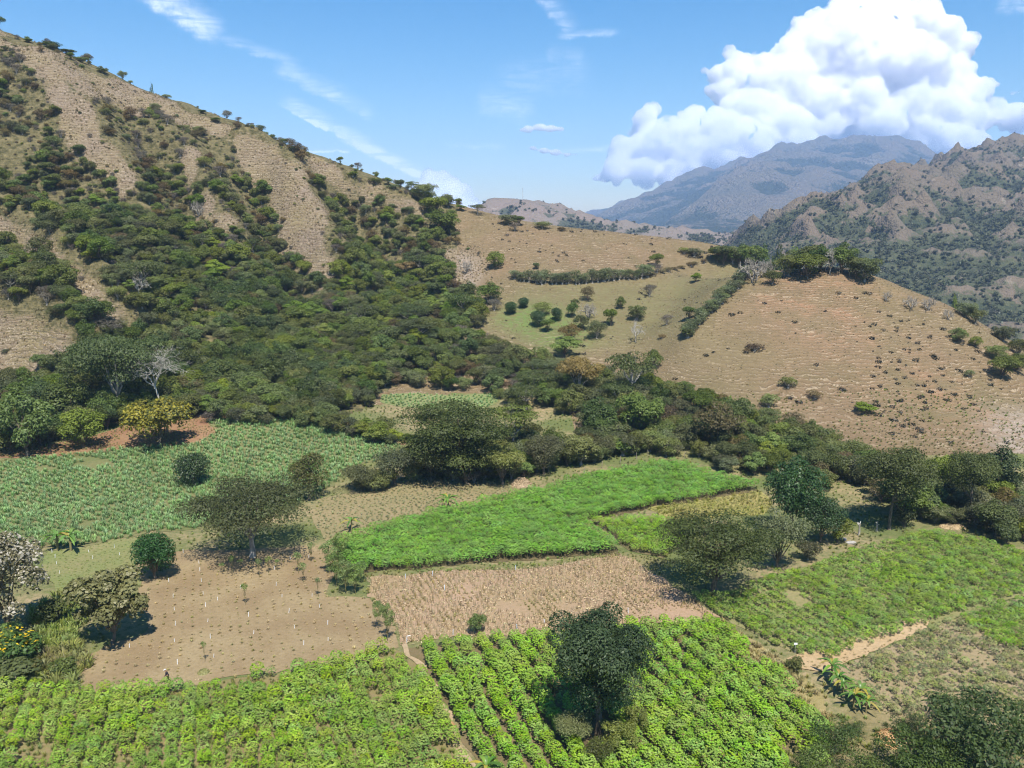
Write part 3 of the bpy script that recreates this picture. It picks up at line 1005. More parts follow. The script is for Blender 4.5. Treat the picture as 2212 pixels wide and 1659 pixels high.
def tree_geo(seed, h, w, base, nl, leaves, leaf, flat=1.0, trunk=0.25, lobe=0.42, asp=0.55, up=0.35, fork=0.75, spread=1.0, tall=1.0, lean=0.0, low=0.25, hollow=0.68):
    """h height, w crown width, base height of the crown's underside -> trunk Geo, crown Geo"""
    rng = np.random.default_rng(seed)
    hc = h - base
    cz = base + hc * 0.5
    lobes = []
    for i in range(nl):
        an = i * 2.39996 + rng.uniform(-0.4, 0.4)
        q = ((i + 0.5) / nl) ** 0.55 * spread
        zz = rng.uniform(-1, 1) * (1 - 0.55 * q) if i % 3 else rng.uniform(0.2, 1) * (1 - 0.6 * q)
        r = w * 0.5 * lobe * rng.uniform(0.75, 1.25)
        rz = r * flat * tall
        x = math.cos(an) * max(0.0, w * 0.5 - r * 0.9) * q + lean * h
        y = math.sin(an) * max(0.0, w * 0.5 - r * 0.9) * q
        z = cz + zz * max(0.05, hc * 0.5 - rz * 0.8)
        lobes.append(((x, y, z), (r, r, rz)))
    cg = Geo().add(*(lambda V, Q, t, k: (V, Q, 0, t, k))(*crown(rng, lobes, leaves, leaf, asp, up, hollow, low)))
    tg = Geo()
    fk = np.array([lean * h * 0.5 + rng.normal() * 0.02 * h, rng.normal() * 0.02 * h, max(base * fork, 0.12 * h)])
    pth = np.array([[0, 0, -0.25], [0.0, 0.0, 0.02 * h], [fk[0] * 0.4 + rng.normal() * 0.01 * h, fk[1] * 0.5, fk[2] * 0.5], fk])
    tg.add(*tube(pth, [trunk * 1.5, trunk * 1.15, trunk * 0.9, trunk * 0.75], 8))
    for (c, r) in lobes[: min(nl, 9)]:
        tg.add(*limb(rng, fk, c, trunk * 0.55, trunk * 0.14, sag=0.18))
    tg.add(*limb(rng, fk, (lean * h, 0, cz + hc * 0.2), trunk * 0.65, trunk * 0.15, 0.0))
    return tg, cg


def bare_geo(seed, h, w, base, depth=4, r0=0.2, kids=3, open_=1.0):
    rng = np.random.default_rng(seed)
    g = Geo()

    def grow(p, d, L, r, k):
        q = p + d * L
        mid = p + d * L * 0.5 + rng.normal(size=3) * L * 0.06
        g.add(*tube(np.array([p, mid, q]), [r, r * 0.82, r * 0.62], 4 if k > 1 else 6))
        if k >= depth:
            return
        for i in range(kids if k else kids + 2):
            an = rng.uniform(0, 6.283) if k else i * 6.283 / (kids + 2) + rng.uniform(-0.3, 0.3)
            sp = rng.uniform(0.45, 0.95) * (open_ if k < 2 else 1.0)
            side = unit(np.cross(d, np.array([math.cos(an), math.sin(an), 0.31])))
            nd = unit(d * (1 - 0.45 * sp) + side * sp + np.array([0, 0, 0.16]))
            s0 = p + d * L * (rng.uniform(0.55, 1.0) if k else rng.uniform(0.8, 1.0))
            grow(s0, nd, L * rng.uniform(0.55, 0.8) if k else L * rng.uniform(0.5, 0.8), r * 0.58, k + 1)

    grow(np.array([0, 0, -0.2]), np.array([0, 0, 1.0]), base + 0.2, r0, 0)
    V = np.concatenate(g.V)
    s = (h - base) / max(V[:, 2].max() - base, 0.1)
    sx = (w / 2) / max(np.percentile(np.hypot(V[:, 0], V[:, 1]), 99), 0.1)
    for a in g.V:
        up = np.clip((a[:, 2] - base * 0.8) / (base * 0.2 + 1e-6), 0, 1)[:, None]
        a[:, :2] *= 1 + (sx - 1) * up
        a[:, 2] = np.where(a[:, 2] > base, base + (a[:, 2] - base) * s, a[:, 2])
    return g


def hollow_crown_geo(*a, **k):
    return tree_geo(*a, **k)


# every template: name -> dict(h, w, trunk mesh, crown mesh, joined mesh)
TPL = {}


def template(key, geo, crown_mat, bark, h, w, crown_name='crown'):
    tg, cg = geo
    d = dict(h=h, w=w)
    d['trunk'] = tg.mesh('trunk_' + key, [bark])
    d['crown'] = cg.mesh('crown_' + key, [crown_mat])
    j = Geo()
    for V, Q, t, k in zip(tg.V, tg.F, tg.t, tg.k):
        j.V.append(V)
    nV = sum(len(v) for v in tg.V)
    j.F = [np.concatenate(tg.F), np.concatenate(cg.F) + nV]
    j.V += cg.V
    j.mi = [np.ones(len(j.F[0])), np.zeros(len(j.F[1]))]
    j.t = tg.t + cg.t
    j.k = tg.k + cg.k
    d['join'] = j.mesh('tree_' + key, [crown_mat, bark])
    d['crown_name'] = crown_name
    TPL[key] = d


def T(key, seed, col, bark, h, w, base, nl, leaves, leaf, **k):
    template(key, tree_geo(seed, h, w, base, nl, leaves, leaf, **k), F[col], bark, h, w)


# woodland kinds
T('dark_a', 1, 'dark', B_BROWN, 9, 8, 1.2, 18, 3600, 0.42, lobe=0.3, low=0.4)
T('dark_b', 2, 'mid', B_BROWN, 8, 7.5, 1.0, 16, 3300, 0.42, lobe=0.3, low=0.4)
T('olive_a', 3, 'olive', B_GREY, 7, 7, 0.2, 19, 3400, 0.40, asp=0.4, lobe=0.28, low=0.5)
T('olive_b', 4, 'olive', B_GREY, 6, 7.6, 0.1, 20, 3000, 0.38, asp=0.4, lobe=0.26, low=0.5)
T('mid_a', 5, 'mid', B_BROWN, 8, 8.5, 0.8, 18, 3400, 0.42, lobe=0.28, low=0.4)
T('light_a', 6, 'light', B_BROWN, 7, 7.5, 1.0, 15, 2700, 0.42, lobe=0.28, flat=0.7)
T('brown_a', 7, 'brown', B_BROWN, 6.5, 7, 0.4, 16, 2300, 0.36, lobe=0.28, asp=0.4)
T('acacia_a', 8, 'acacia', B_GREY, 9, 12, 4.5, 14, 2300, 0.42, flat=0.4, lobe=0.33, trunk=0.3)
T('grey_a', 9, 'grey', B_GREY, 5, 5.5, 0.2, 14, 1500, 0.50, asp=0.14, lobe=0.34, up=0.0)
T('bush_a', 10, 'olive', B_GREY, 3, 3.8, 0.0, 12, 1100, 0.30, asp=0.4, lobe=0.32, low=0.4)
T('bush_b', 11, 'mid', B_GREY, 2.6, 3.2, 0.1, 7, 650, 0.36)
T('bush_c', 12, 'brown', B_GREY, 2.2, 3.0, 0.1, 7, 480, 0.34, asp=0.35)


# ------------------------------------------------------------------ geometry-node scatter for what nobody could count
def scatter(name, pts, rz, scl, pick, meshes, label, tilt=None):
    col = bpy.data.collections.new('plants_of_' + name)
    for i, me in enumerate(meshes):
        col.objects.link(bpy.data.objects.new('%s_%02d_source' % (name, i), me))
    n = len(pts)
    me = bpy.data.meshes.new(name)
    me.vertices.add(n)
    me.vertices.foreach_set('co', np.asarray(pts, np.float32).ravel())
    R = np.zeros((n, 3), np.float32)
    if tilt is not None:
        R[:, :2] = tilt
    R[:, 2] = rz
    S = np.asarray(scl, np.float32)
    if S.ndim == 1:
        S = np.repeat(S[:, None], 3, 1)
    for an, ty, arr in (('rot', 'FLOAT_VECTOR', R), ('scl', 'FLOAT_VECTOR', S)):
        at = me.attributes.new(an, ty, 'POINT')
        at.data.foreach_set('vector', arr.ravel())
    at = me.attributes.new('pick', 'INT', 'POINT')
    at.data.foreach_set('value', np.asarray(pick, np.int32))
    o = link(name, me)
    tag(o, label, kind='stuff')
    ng = bpy.data.node_groups.new('scatter_' + name, 'GeometryNodeTree')
    ng.interface.new_socket('Geometry', in_out='INPUT', socket_type='NodeSocketGeometry')
    ng.interface.new_socket('Geometry', in_out='OUTPUT', socket_type='NodeSocketGeometry')
    N = ng.nodes
    gi, go = N.new('NodeGroupInput'), N.new('NodeGroupOutput')
    ci = N.new('GeometryNodeCollectionInfo')
    ci.inputs['Collection'].default_value = col
    ci.inputs['Separate Children'].default_value = True
    ci.inputs['Reset Children'].default_value = True
    ip = N.new('GeometryNodeInstanceOnPoints')
    ip.inputs['Pick Instance'].default_value = True

    def na(nm, ty):
        a = N.new('GeometryNodeInputNamedAttribute')
        a.data_type = ty
        a.inputs['Name'].default_value = nm
        return next(s for s in a.outputs if s.enabled and s.name == 'Attribute')
    L = ng.links.new
    L(gi.outputs[0], ip.inputs['Points'])
    L(ci.outputs[0], ip.inputs['Instance'])
    L(na('pick', 'INT'), ip.inputs['Instance Index'])
    L(na('rot', 'FLOAT_VECTOR'), ip.inputs['Rotation'])
    L(na('scl', 'FLOAT_VECTOR'), ip.inputs['Scale'])
    L(ip.outputs[0], go.inputs[0])
    md = o.modifiers.new('scatter', 'NODES')
    md.node_group = ng
    return o


def height_for(x, y, z, vtop):
    """world height so that the top of a thing standing at x, y shows at picture row vtop"""
    a = math.atan2(829.5 - vtop, FPX) - PITCH
    return CAM_H + y * math.tan(a) - z


def depth(x, y, z):
    return y * CP_ - (z - CAM_H) * SP_


def plant(key, name, u, v, w, h, label, cat='tree', group=None, parts=True, rz=None, sink=0.0):
    """a plant whose foot stands at picture point (u, v), w wide and h high in picture units"""
    x, y, z = (float(c) for c in ground_at(u, v))
    t = TPL[key]
    hh = max(0.3, height_for(x, y, z, v - h))
    ww = w * float(depth(x, y, z)) / FPX
    s = (ww / t['w'], ww / t['w'], hh / t['h'])
    rz = RNG.uniform(0, 6.28) if rz is None else rz
    if parts:
        e = link(name, None, None, (x, y, z - sink), (0, 0, rz), s)
        if t['trunk']:
            link('trunk', t['trunk'], e)
        link(t['crown_name'], t['crown'], e)
        for pn, me in t.get('more', []):
            link(pn, me, e)
    else:
        e = link(name, t['join'], None, (x, y, z - sink), (0, 0, rz), s)
    tag(e, label, cat, group)
    return e
# ------------------------------------------------------------------ woodland of the mountainside and along the valley
def jitter_grid(x0, x1, y0, y1, s, rng, jit=0.45):
    gx_, gy_ = np.meshgrid(np.arange(x0, x1, s), np.arange(y0, y1, s))
    gx_ = gx_ + (np.arange(gx_.shape[0]) % 2)[:, None] * s * 0.5
    x = gx_.ravel() + rng.uniform(-jit, jit, gx_.size) * s
    y = gy_.ravel() + rng.uniform(-jit, jit, gx_.size) * s
    return x, y


def bil(A, x, y):
    ix = np.clip(((x - X0) / STEP).astype(int), 0, len(GX) - 1)
    iy = np.clip(((y - Y0) / STEP).astype(int), 0, len(GY) - 1)
    return A[iy, ix]


WOOD_KEYS = ['dark_a', 'dark_b', 'olive_a', 'olive_b', 'mid_a', 'light_a', 'brown_a', 'acacia_a', 'grey_a', 'bush_a', 'bush_b', 'bush_c']
WOOD = []      # rows: x, y, z, key index, scale, zone


def wood_zone(zone, x, y, probs, smin, smax):
    z = H(x, y)
    u, v = project(x, y, z)
    keep = (u > -160) & (u < 2370)
    x, y, z = x[keep], y[keep], z[keep]
    n = len(x)
    # kinds come in patches
    nz = fbm(x / 28, y / 28, 3, 401)
    r = np.clip(0.6 * RNG.random(n) + 0.4 * np.clip((nz - 0.25) * 2, 0, 1), 0, 0.9999)
    r = (np.argsort(np.argsort(r)) + 0.5) / max(n, 1)
    cum = np.cumsum([p for _, p in probs])
    ki = np.array([WOOD_KEYS.index(k) for k, _ in probs])[np.searchsorted(cum / cum[-1], r)]
    s = RNG.uniform(smin, smax, n) * (0.85 + 0.35 * RNG.random(n))
    for row in zip(x, y, z, ki, s):
        WOOD.append((*row, zone))


# 1 mountainside: wooded gullies, dense low down, scrubby high up
x, y = jitter_grid(-330, 40, 185, 412, 3.1, RNG)
u, v = project(x, y, H(x, y))
ok = (bil(is_mount.reshape(ny - 1, nx - 1).astype(float)[np.minimum(np.arange(ny), ny - 2)][:, np.minimum(np.arange(nx), nx - 2)], x, y) > 0.5)
ok &= bil(bare_soft, x, y) < 0.4
den = fbm(x / 13, y / 13, 3, 55)
high = np.clip((560 - v + (u - 300) * 0.15) / 330, 0, 1)
ok &= RNG.random(len(x)) > 0.12 * high
ok &= den > 0.30 + 0.13 * high
lo = ok & (high < 0.22)
wood_zone('wooded mountain foot', x[lo], y[lo], [('dark_a', .11), ('olive_a', .24), ('dark_b', .13), ('olive_b', .19), ('brown_a', .04), ('mid_a', .17), ('light_a', .08), ('acacia_a', .02), ('grey_a', .03)], 0.5, 0.95)
mi = ok & (high >= 0.22) & (high < 0.62)
wood_zone('wooded gully', x[mi], y[mi], [('olive_b', .22), ('olive_a', .18), ('brown_a', .12), ('mid_a', .16), ('dark_b', .14), ('grey_a', .08), ('light_a', .06), ('bush_a', .06)], 0.38, 0.75)
hi = ok & (high >= 0.62) & ((y < 383) | (RNG.random(len(x)) < 0.25))
wood_zone('upper scrub', x[hi], y[hi], [('bush_a', .28), ('grey_a', .16), ('brown_a', .12), ('bush_b', .16), ('olive_b', .12), ('bush_c', .12), ('dark_b', .08)], 0.42, 0.85)
# fine low scrub between the trees
x, y = jitter_grid(-330, 40, 185, 405, 2.3, RNG)
u, v = project(x, y, H(x, y))
ok = (bil(is_mount.reshape(ny - 1, nx - 1).astype(float)[np.minimum(np.arange(ny), ny - 2)][:, np.minimum(np.arange(nx), nx - 2)], x, y) > 0.5) & (v < 640) & (y < 385)
ok &= (RNG.random(len(x)) < np.where(bil(bare_soft, x, y) < 0.35, 0.75, 0.10)) & (fbm(x / 7, y / 7, 3, 58) > 0.36)
wood_zone('fine scrub', x[ok], y[ok], [('bush_c', .26), ('bush_a', .34), ('grey_a', .14), ('bush_b', .16), ('brown_a', .10)], 0.18, 0.5)
# odd bushes on the bare spurs
x, y = jitter_grid(-330, 40, 185, 412, 5.2, RNG)
sel = (bil(bare_soft, x, y) > 0.5) & (RNG.random(len(x)) < 0.34) & (fbm(x / 20, y / 20, 2, 8) > 0.38)
wood_zone('bare spur', x[sel], y[sel], [('bush_c', .5), ('bush_a', .25), ('bush_b', .15), ('grey_a', .1)], 0.22, 0.55)

# 2 valley woodland (outlined by where the feet of the trees stand)
VW = [
    [(-150, 830), (60, 850), (170, 815), (260, 760), (420, 800), (560, 800), (700, 800), (820, 800), (960, 770), (1050, 735), (1130, 790), (1300, 815), (1440, 830), (1500, 870), (1640, 905), (1800, 960), (1870, 1000),
     (1980, 1020), (2080, 1040), (2212, 1060), (2360, 1060), (2360, 1190), (2212, 1170), (2120, 1145), (2040, 1110), (1960, 1105), (1880, 1100), (1800, 1060), (1700, 1045), (1620, 1030), (1540, 990), (1440, 968),
     (1330, 975), (1260, 985), (1250, 945), (1255, 905), (1160, 885), (1080, 895), (1075, 850), (840, 842), (700, 880), (560, 872), (430, 872), (330, 900), (260, 930), (150, 950), (60, 975), (-150, 990)],
    [(870, 975), (1130, 950), (1260, 950), (1330, 965), (1420, 968), (1420, 982), (1330, 997), (1250, 1006), (1130, 1040), (1000, 1045), (900, 1035)],
]
HOLE = [[(1140, 905), (1180, 885), (1250, 915), (1260, 960), (1170, 965)], [(1790, 1045), (1900, 1060), (1900, 1110), (1800, 1100)], [(400, 870), (470, 860), (540, 870), (560, 895), (420, 930)]]
x, y = jitter_grid(-260, 260, 125, 300, 3.9, RNG)
u, v = project(x, y, H(x, y))
ok = in_poly(u, v, VW[0]) | in_poly(u, v, VW[1])
for hpoly in HOLE:
    ok &= ~in_poly(u, v, hpoly)
ok &= bil(bare_soft, x, y) < 0.4
L_ = ok & (u < 560)
wood_zone('field edge wood', x[L_], y[L_], [('dark_a', .2), ('mid_a', .3), ('olive_a', .2), ('dark_b', .2), ('light_a', .05), ('brown_a', .05)], 0.6, 0.95)
M_ = ok & (u >= 560) & (u < 1500)
wood_zone('valley wood', x[M_], y[M_], [('olive_a', .3), ('olive_b', .26), ('mid_a', .12), ('dark_b', .1), ('dark_a', .06), ('acacia_a', .05), ('brown_a', .05), ('grey_a', .04), ('light_a', .02)], 0.58, 0.92)
R_ = ok & (u >= 1500)
wood_zone('knoll foot wood', x[R_], y[R_], [('olive_a', .26), ('brown_a', .1), ('olive_b', .22), ('mid_a', .12), ('dark_b', .14), ('dark_a', .1), ('light_a', .06)], 0.6, 0.95)

# 3 hedge rows along the fields: (picture line of feet, spacing, width in metres)
def hedge(line, sp, wd, zone, probs, smin, smax):
    p = np.array(gpoly(line))
    seg = np.hypot(*np.diff(p, axis=0).T)
    tt = np.r_[0, np.cumsum(seg)]
    n = int(tt[-1] / sp * max(1, wd / sp))
    s = RNG.uniform(0, tt[-1], n) if wd > sp else np.linspace(0, tt[-1], n) + RNG.uniform(-.3, .3, n) * sp
    hx = np.interp(s, tt, p[:, 0]) + RNG.uniform(-.5, .5, n) * wd
    hy = np.interp(s, tt, p[:, 1]) + RNG.uniform(-.5, .5, n) * wd
    wood_zone(zone, hx, hy, probs, smin, smax)


hedge([(530, 880), (620, 898), (720, 925), (800, 945), (870, 960)], 3.2, 7, 'hedge behind the silver field', [('mid_a', .4), ('olive_a', .4), ('light_a', .2)], 0.5, 0.75)
hedge([(900, 1010), (960, 1030), (1050, 1040), (1130, 1020), (1240, 1005), (1340, 990), (1420, 975)], 3.6, 5, 'hedge behind the cassava', [('olive_a', .5), ('olive_b', .4), ('mid_a', .1)], 0.55, 0.8)
hedge([(770, 1062), (840, 1045), (900, 1035)], 3.4, 5, 'shrubs between the fields', [('olive_a', .6), ('olive_b', .4)], 0.6, 0.8)
hedge([(1440, 975), (1540, 1000), (1620, 1040)], 3.6, 4, 'hedge behind the cassava', [('olive_a', .6), ('olive_b', .4)], 0.6, 0.85)
hedge([(1960, 1125), (2040, 1122), (2120, 1160), (2240, 1190)], 3.6, 6, 'wood by the right field', [('dark_a', .3), ('mid_a', .3), ('olive_a', .4)], 0.6, 0.85)

LOOK = {'dark_a': ('dark_green_tree', 'dense dark green tree'), 'dark_b': ('leafy_tree', 'leafy mid green tree'), 'olive_a': ('olive_tree', 'grey olive broad bushy tree'), 'olive_b': ('olive_shrub', 'low spreading grey olive shrub'),
        'mid_a': ('green_tree', 'rounded fresh green tree'), 'light_a': ('yellowish_tree', 'yellowish green tree'), 'brown_a': ('brownish_tree', 'brownish half dry tree'), 'acacia_a': ('flat_topped_tree', 'flat topped dark feathery tree'),
        'grey_a': ('leafless_shrub', 'grey leafless twiggy shrub'), 'bush_a': ('scrub_bush', 'small olive bush'), 'bush_b': ('green_bush', 'small green bush'), 'bush_c': ('dry_bush', 'small brown dry bush')}
WHERE = {'wooded mountain foot': 'in the dense wood at the mountain foot', 'wooded gully': 'in a wooded gully of the mountainside', 'upper scrub': 'in the scrub high on the mountainside', 'bare spur': 'on a bare spur of the mountainside', 'fine scrub': 'in the fine scrub of the mountainside',
         'field edge wood': 'in the wood behind the yellow tree', 'valley wood': 'in the wood below the pasture bowl', 'knoll foot wood': 'in the wood below the brown knoll', 'hedge behind the silver field': 'in the hedge behind the silver green field',
         'hedge behind the cassava': 'in the hedge behind the far cassava field', 'shrubs between the fields': 'between the silver green field and the pale field', 'wood by the right field': 'behind the upper right crop field'}


def build_wood():
    arr = np.array([r[:5] for r in WOOD])
    zones = [r[5] for r in WOOD]
    x, y, z, k, s = arr.T
    hts = np.array([TPL[kk]['h'] for kk in WOOD_KEYS])[k.astype(int)] * s
    px = hts / depth(x, y, z)
    u, v = project(x, y, z)
    px = np.where((u < 10) | (u > 2200), 0, px)
    order = np.argsort(-px)
    single = set(order[:290].tolist())
    rz = RNG.uniform(0, 6.28, len(x))
    sx = s * RNG.uniform(0.95, 1.3, len(x))
    rest = [i for i in range(len(x)) if i not in single]
    for i in sorted(single):
        key = WOOD_KEYS[int(k[i])]
        nm, look = LOOK[key]
        o = link(nm, TPL[key]['join'], None, (x[i], y[i], z[i] - 0.3), (0, 0, rz[i]), (sx[i], sx[i], s[i]))
        lab = look + ' ' + WHERE[zones[i]]
        tag(o, lab, 'tree' if 'tree' in nm else 'bush', 'woodland plants: ' + lab)
    for nm, zs, lab in (('mountain_woods', ('wooded mountain foot', 'wooded gully', 'upper scrub', 'bare spur', 'fine scrub'), 'woods and scrub over the mountainside'),
                        ('valley_woods', tuple(set(zones) - {'wooded mountain foot', 'wooded gully', 'upper scrub', 'bare spur', 'fine scrub'}), 'woods and hedges along the valley edge')):
        q = np.array([i for i in rest if zones[i] in zs])
        scatter(nm, np.c_[x[q], y[q], z[q] - 0.3], rz[q], np.c_[sx[q], sx[q], s[q]], k[q].astype(int), [TPL[kk]['join'] for kk in WOOD_KEYS], lab)
    print('WOOD', len(x))


build_wood()


FARLEAF = [foliage_mat('far_leaf_%d' % i, a, b, 0.3, trans=0.1) for i, (a, b) in enumerate([((0.04, 0.05, 0.024), (0.085, 0.09, 0.046)), ((0.05, 0.06, 0.026), (0.10, 0.108, 0.052))])]
far_woods('scrub_mountain_woods', RIGHT, 150000, 0.55, 1.15, 0.40, 'dark trees and scrub over the dry mountain across the valley', (1600, 2212, 280, 800), 900)
far_woods('mast_hill_scrub', MID, 60000, 0.8, 1.5, 0.5, 'dark scrub dotted over the grey brown hill with the mast', (1000, 1700, 400, 560), 910)
# ------------------------------------------------------------------ fields: ground sheets
def soil_mat(name, c1, c2, c3, s1=0.12, s2=1.6, s3=9.0, f3=0.6, row=None, rowc=None):
    m, t = new_mat(name)
    pos = t.n('ShaderNodeNewGeometry').outputs['Position']
    a = t.noise(pos, s1, 4, 0.6)
    b = t.noise(pos, s2, 4, 0.65)
    c = t.noise(pos, s3, 3, 0.7)
    col = t.mix(t.mapr(a, 0.38, 0.62), c1, c2)
    col = t.mix(t.mapr(b, 0.45, 0.72, 0, 0.7), col, c3)
    col = t.mix(t.mapr(c, 0.5, 0.8, 0, f3), col, tuple(min(1, q * 1.6) for q in c1))
    rough_out(t, col, t.m('ADD', b, t.m('MULTIPLY', c, 0.4)), dist=0.25)
    return m


def field_sheet(name, poly_uv, mat, label, lift=0.06, wob=0.8, cell=2.5, rounds=1):
    p = gpoly(poly_uv) if poly_uv and len(poly_uv[0]) == 2 else poly_uv
    q = []
    for (ax, ay), (bx, by) in zip(p, p[1:] + p[:1]):
        L = math.hypot(bx - ax, by - ay)
        n = max(1, int(L / 1.5))
        for i in range(n):
            s = i / n
            x, y = ax + (bx - ax) * s, ay + (by - ay) * s
            q.append((x + (vnoise(x * 0.4, y * 0.4, 31) - 0.5) * 2 * wob, y + (vnoise(x * 0.4, y * 0.4, 32) - 0.5) * 2 * wob))
    bm = bmesh.new()
    f = bm.faces.new([bm.verts.new((float(a), float(b), 0)) for a, b in q])
    xs = [a for a, _ in q]
    ys = [b for _, b in q]
    for ax, lo, hi in ((0, min(xs), max(xs)), (1, min(ys), max(ys))):
        c = math.floor(lo / cell) * cell + cell
        while c < hi:
            co = (c, 0, 0) if ax == 0 else (0, c, 0)
            no = (1, 0, 0) if ax == 0 else (0, 1, 0)
            bmesh.ops.bisect_plane(bm, geom=bm.verts[:] + bm.edges[:] + bm.faces[:], plane_co=co, plane_no=no)
            c += cell
    bmesh.ops.triangulate(bm, faces=bm.faces[:])
    co = np.array([v.co[:] for v in bm.verts])
    z = H(co[:, 0], co[:, 1]) + lift
    for v, zz in zip(bm.verts, z):
        v.co.z = zz
    bmesh.ops.recalc_face_normals(bm, faces=bm.faces[:])
    me = bpy.data.meshes.new(name)
    bm.to_mesh(me)
    bm.free()
    if me.polygons and me.polygons[0].normal.z < 0:
        me.flip_normals()
    me.materials.append(mat)
    o = link(name, me)
    return tag(o, label, kind='structure')


P_SILVER = [(-120, 1000), (0, 1003), (150, 985), (300, 968), (420, 962), (475, 930), (440, 912), (560, 889), (640, 902), (760, 932), (870, 964), (850, 988), (760, 1012), (715, 1050), (690, 1064),
            (640, 1090), (560, 1125), (400, 1147), (330, 1152), (200, 1178), (80, 1182), (-120, 1180)]
P_REAR = [(820, 853), (900, 850), (1060, 851), (1075, 868), (1040, 888), (950, 884), (860, 880), (825, 872)]
P_PALE = [(690, 1080), (740, 1066), (850, 1047), (960, 1032), (1040, 1037), (1100, 1052), (1160, 1052), (1080, 1080), (980, 1103), (860, 1133), (760, 1162), (700, 1170), (680, 1130)]
P_CASMID = [(715, 1180), (800, 1152), (950, 1112), (1100, 1080), (1180, 1062), (1220, 1046), (1390, 1010), (1480, 1010), (1590, 1045), (1635, 1062), (1500, 1084), (1400, 1100), (1280, 1124), (1262, 1130), (1310, 1168), (1335, 1197), (1000, 1222), (770, 1240), (745, 1216)]
P_CASSTRIP = [(1276, 1131), (1300, 1132), (1400, 1127), (1470, 1137), (1500, 1156), (1440, 1210), (1352, 1190), (1322, 1164)]
P_YELLOW = [(1400, 1102), (1500, 1083), (1640, 1062), (1670, 1090), (1655, 1114), (1560, 1116), (1490, 1136), (1440, 1122)]
P_STUB = [(790, 1250), (1000, 1235), (1150, 1228), (1340, 1200), (1420, 1245), (1480, 1285), (1552, 1338), (1400, 1350), (1200, 1366), (1010, 1378), (865, 1390), (845, 1330), (800, 1288)]
P_TILL = [(300, 1210), (400, 1190), (560, 1185), (700, 1180), (725, 1240), (705, 1290), (792, 1290), (835, 1340), (862, 1395), (700, 1440), (560, 1460), (420, 1478), (190, 1502), (160, 1440), (240, 1395), (330, 1360), (300, 1270)]
P_SHORT = [(95, 1192), (200, 1180), (330, 1155), (330, 1200), (300, 1215), (300, 1262), (230, 1290), (130, 1290), (100, 1250)]
P_CASLEFT = [(-120, 1480), (0, 1478), (150, 1496), (200, 1506), (400, 1492), (560, 1462), (700, 1445), (855, 1403), (872, 1412), (935, 1512), (985, 1600), (1040, 1740), (-120, 1740)]
P_CASRIGHT = [(885, 1405), (1000, 1393), (1200, 1376), (1400, 1360), (1560, 1350), (1605, 1390), (1660, 1445), (1720, 1505), (1780, 1560), (1790, 1610), (1760, 1740), (1080, 1740), (1010, 1610), (955, 1510)]
P_RIGHT = [(1480, 1290), (1560, 1290), (1650, 1250), (1750, 1230), (1850, 1192), (2000, 1152), (2100, 1165), (2300, 1215), (2300, 1262), (2150, 1303), (2010, 1340), (1900, 1386), (1800, 1425), (1710, 1412), (1600, 1358)]
P_LOWER = [(1800, 1448), (1900, 1410), (2020, 1358), (2150, 1314), (2300, 1276), (2300, 1620), (2000, 1570), (1880, 1540), (1830, 1495)]
P_DIRT = [(1700, 1430), (1760, 1405), (1800, 1395), (1880, 1370), (1950, 1335), (2010, 1330), (2022, 1352), (1960, 1382), (1900, 1408), (1790, 1452), (1720, 1450)]
P_TRACK = [(1960, 1382), (2010, 1342), (2060, 1318), (2150, 1290), (2300, 1245), (2300, 1266), (2160, 1310), (2040, 1350)]
P_BAND = [(1545, 1338), (1600, 1370), (1700, 1440), (1780, 1500), (1800, 1570), (1770, 1585), (1700, 1520), (1640, 1460), (1590, 1400)]
P_SCRUB = [(1690, 1640), (1780, 1555), (1880, 1545), (2000, 1575), (2300, 1620), (2300, 1800), (1690, 1800)]
P_REEDS = [(60, 1330), (160, 1270), (200, 1262), (190, 1330), (180, 1400), (200, 1430), (170, 1500), (60, 1480), (90, 1420)]
P_PATH = [(868, 1392), (882, 1392), (945, 1500), (1000, 1610), (1065, 1740), (1025, 1740), (985, 1640), (930, 1520)]
P_EDGE = [(360, 885), (430, 872), (560, 885), (445, 915), (475, 932), (420, 965), (300, 970), (150, 988), (-120, 1008), (-120, 985), (60, 970), (200, 945)]
P_HBASE = [(560, 888), (640, 900), (760, 928), (872, 962), (880, 945), (760, 912), (640, 890)]
P_BALK = [(790, 1250), (1000, 1236), (1150, 1230), (1340, 1202), (1430, 1250), (1460, 1215), (1355, 1195), (1150, 1216), (800, 1238)]
P_GREENC = [(680, 1070), (745, 1052), (850, 1035), (960, 1020), (1040, 1028), (960, 1034), (850, 1050), (740, 1072), (690, 1092)]

field_sheet('silver_field_soil', P_SILVER, soil_mat('silver_field_soil', (0.12, 0.13, 0.05), (0.16, 0.145, 0.065), (0.08, 0.105, 0.035)), 'soil of the silver green grass field')
field_sheet('rear_field_soil', P_REAR, soil_mat('rear_field_soil', (0.15, 0.18, 0.07), (0.19, 0.19, 0.085), (0.10, 0.13, 0.04)), 'soil of the small far field in the wood')
field_sheet('pale_field_soil', P_PALE, soil_mat('pale_field_soil', (0.20, 0.165, 0.085), (0.24, 0.185, 0.10), (0.13, 0.125, 0.045)), 'thinly grown pale field with a clump of bananas')
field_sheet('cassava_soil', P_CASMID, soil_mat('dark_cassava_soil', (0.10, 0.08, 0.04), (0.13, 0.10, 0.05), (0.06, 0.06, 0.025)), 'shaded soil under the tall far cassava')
field_sheet('cassava_soil', P_CASSTRIP, soil_mat('strip_cassava_soil', (0.12, 0.10, 0.05), (0.15, 0.12, 0.06), (0.08, 0.08, 0.03)), 'soil of the small cassava strip beside the spreading tree')
field_sheet('yellow_field_soil', P_YELLOW, soil_mat('yellow_field_soil', (0.24, 0.22, 0.07), (0.28, 0.23, 0.09), (0.15, 0.17, 0.04)), 'yellowing field beside the tall cassava')
